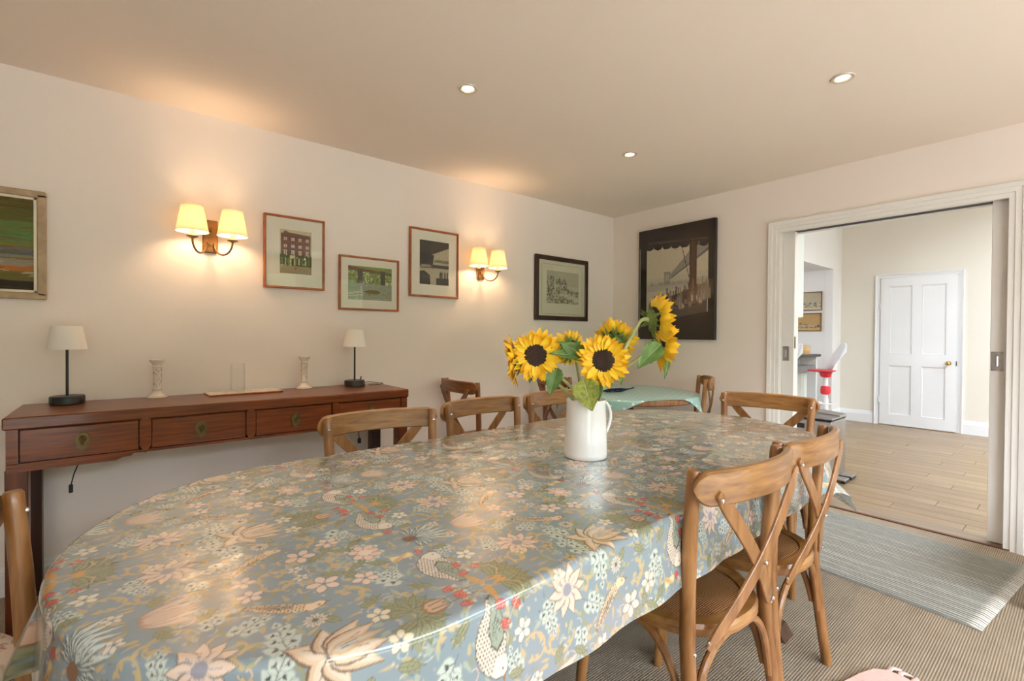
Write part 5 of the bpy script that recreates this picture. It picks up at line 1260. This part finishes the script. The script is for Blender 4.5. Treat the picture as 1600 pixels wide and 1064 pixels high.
leaf_part(fB, (1.360, 1.060, 1.095), (1.348, 1.040, 1.030), (-.4, -.85, .1), .014, M_leaf, 6, -.1, .5)
leaf_part(fH, (1.575, 1.000, 1.125), (1.560, 1.010, 1.040), (-.7, -.7, .1), .010, M_leaf, 7, .1, .3)
leaf_part(fE, (1.335, 1.150, 1.035), (1.318, 1.118, .965), (-.75, -.64, .2), .024, M_leaf, 8, .05, .3)
leaf_part(fG, (1.140, 1.280, 1.085), (1.120, 1.270, 1.030), (-.74, -.67, .1), .015, M_leaf, 9, -.05, .4)

# ================================================================== RUGS AND FLOOR THINGS
# ribbed flat-weave rug
rg = thing('ribbed_rug', 'grey and white ribbed cotton rug on the carpet by the opening', 'rug', (2.710, .270, 0), math.radians(-6))
NW, LW, LL = 47, .945, 1.55
nu, nv = NW * 6 + 1, 60
U, V = np.meshgrid(np.linspace(0, LW, nu), np.linspace(0, LL, nv)); U = U.ravel(); V = V.ravel()
ph = U / LW * NW
Z = .009 + .003 * np.abs(np.sin(PI * ph)) + .0015 * np.sin(V * 9 + U * 3); edge = (U < .004) | (U > LW - .004) | (V < .002) | (V > LL - .002); Z = np.where(edge, .002, Z)
wv = .006 * np.sin(V * 5)
X_ = U + wv; hem = V < .035
col = np.where((np.mod(ph, 1) < .36)[:, None], np.array(lin('#7C7E79'))[None], np.array(lin('#BBBAB2'))[None])
col = np.where(hem[:, None] & (np.mod(ph, 1) > .25)[:, None], np.array(lin('#DCD6CC'))[None], col)
rng = np.random.RandomState(4); col = col * (1 + .10 * rng.randn(len(col), 1)); col = np.clip(col, 0, 1)
me = fast_mesh('rug_weave', np.stack([X_, V, Z], 1), grid_faces(nu, nv), col, mat('ribbed_cotton', (1, 1, 1), .9, attr='Col', noise=.10, nscale=180, spec=.1, bump=.5, bscale=400), True)
o = bpy.data.objects.new('rug_weave', me); C.objects.link(o); o.parent = rg
# pink fringed rug, only its far corner shows
pr = thing('fringed_rug', 'pale pink fringed rug whose corner shows at the bottom edge', 'rug', (2.120, .462, 0), math.radians(-14))
M_pink = mat('pink_cotton', '#DDBDB3', .9, noise=.05, nscale=80, bump=.6, bscale=150)
MB().prism([(-.12, .012), (-.05, .004), (-.015, -.02), (.0, -.06), (.0, -.9), (-.9, -.9), (-.9, .012)], 'z', .001, .018).build('rug_body', M_pink, pr, 40)
fq = random.Random(2)
for i in range(14):
    y = -.020 - i * .034
    q_ = MB(); s_ = fq.choice((-1, 1))
    q_.tube([(-.012, y, .010), (.008, y + s_ * .003, .020), (.030, y + s_ * .006 + fq.uniform(-.006, .006), .012), (.052 + fq.uniform(-.01, .01), y + fq.uniform(-.018, .018), .006)], [.0075, .008, .008, .003], 8, flat=.7)
    q_.build('tassel', M_pink, pr)
# dark low footstool at the right edge
fs_ = thing('footstool', 'dark wooden footstool barely entering at the right edge', 'stool', (3.075, -.30, 0), 0)
MB().box((0, 0, .20), (.42, .465, .24), .006).build('stool_top', M_dark, fs_)
for x, y in ((.0, .0), (.38, .0), (.0, .425), (.38, .425)): MB().box((x, y, 0), (x + .04, y + .04, .20), .004).build('leg', M_dark, fs_)
# patterned cushion on the floor at the left edge
R = Ras(.3, .3, .002, '#CDBDAF')
for i in range(70):
    x, y, a = rr.uniform(0, .3), rr.uniform(0, .3), rr.uniform(0, 3); c = rr.choice(['#B0584A', '#6E6A60', '#A89A84', '#8A8478']); R.line([(x, y), (x + .03 * math.cos(a), y + .03 * math.sin(a)), (x + .045 * math.cos(a + .5), y + .045 * math.sin(a + .5))], .004, c, .9, False)
nu, nv = 90, 45
A_, B_ = np.meshgrid(np.linspace(0, 2 * PI, nu), np.linspace(.001, PI - .001, nv)); A_ = A_.ravel(); B_ = B_.ravel()
e = np.abs(np.sin(B_)) ** .7
P = np.stack([.19 * e * np.cos(A_), .19 * e * np.sin(A_), .085 * np.cos(B_) * (1 - .1 * np.cos(A_ * 4) * e)], 1)
me = fast_mesh('floor_cushion', P, grid_faces(nu, nv), R.sample(np.mod((P[:, 0] + .3) * 1.2, .3), np.mod((P[:, 1] + .3) * 1.2, .3)), mat('patterned_cotton', (1, 1, 1), .85, attr='Col', noise=.05, spec=.1))
o = bpy.data.objects.new('floor_cushion', me); C.objects.link(o); o.location = (-.46, 2.30, .088); tag(o, 'cream cushion with red and grey squiggles on the floor at the left edge', 'cushion')
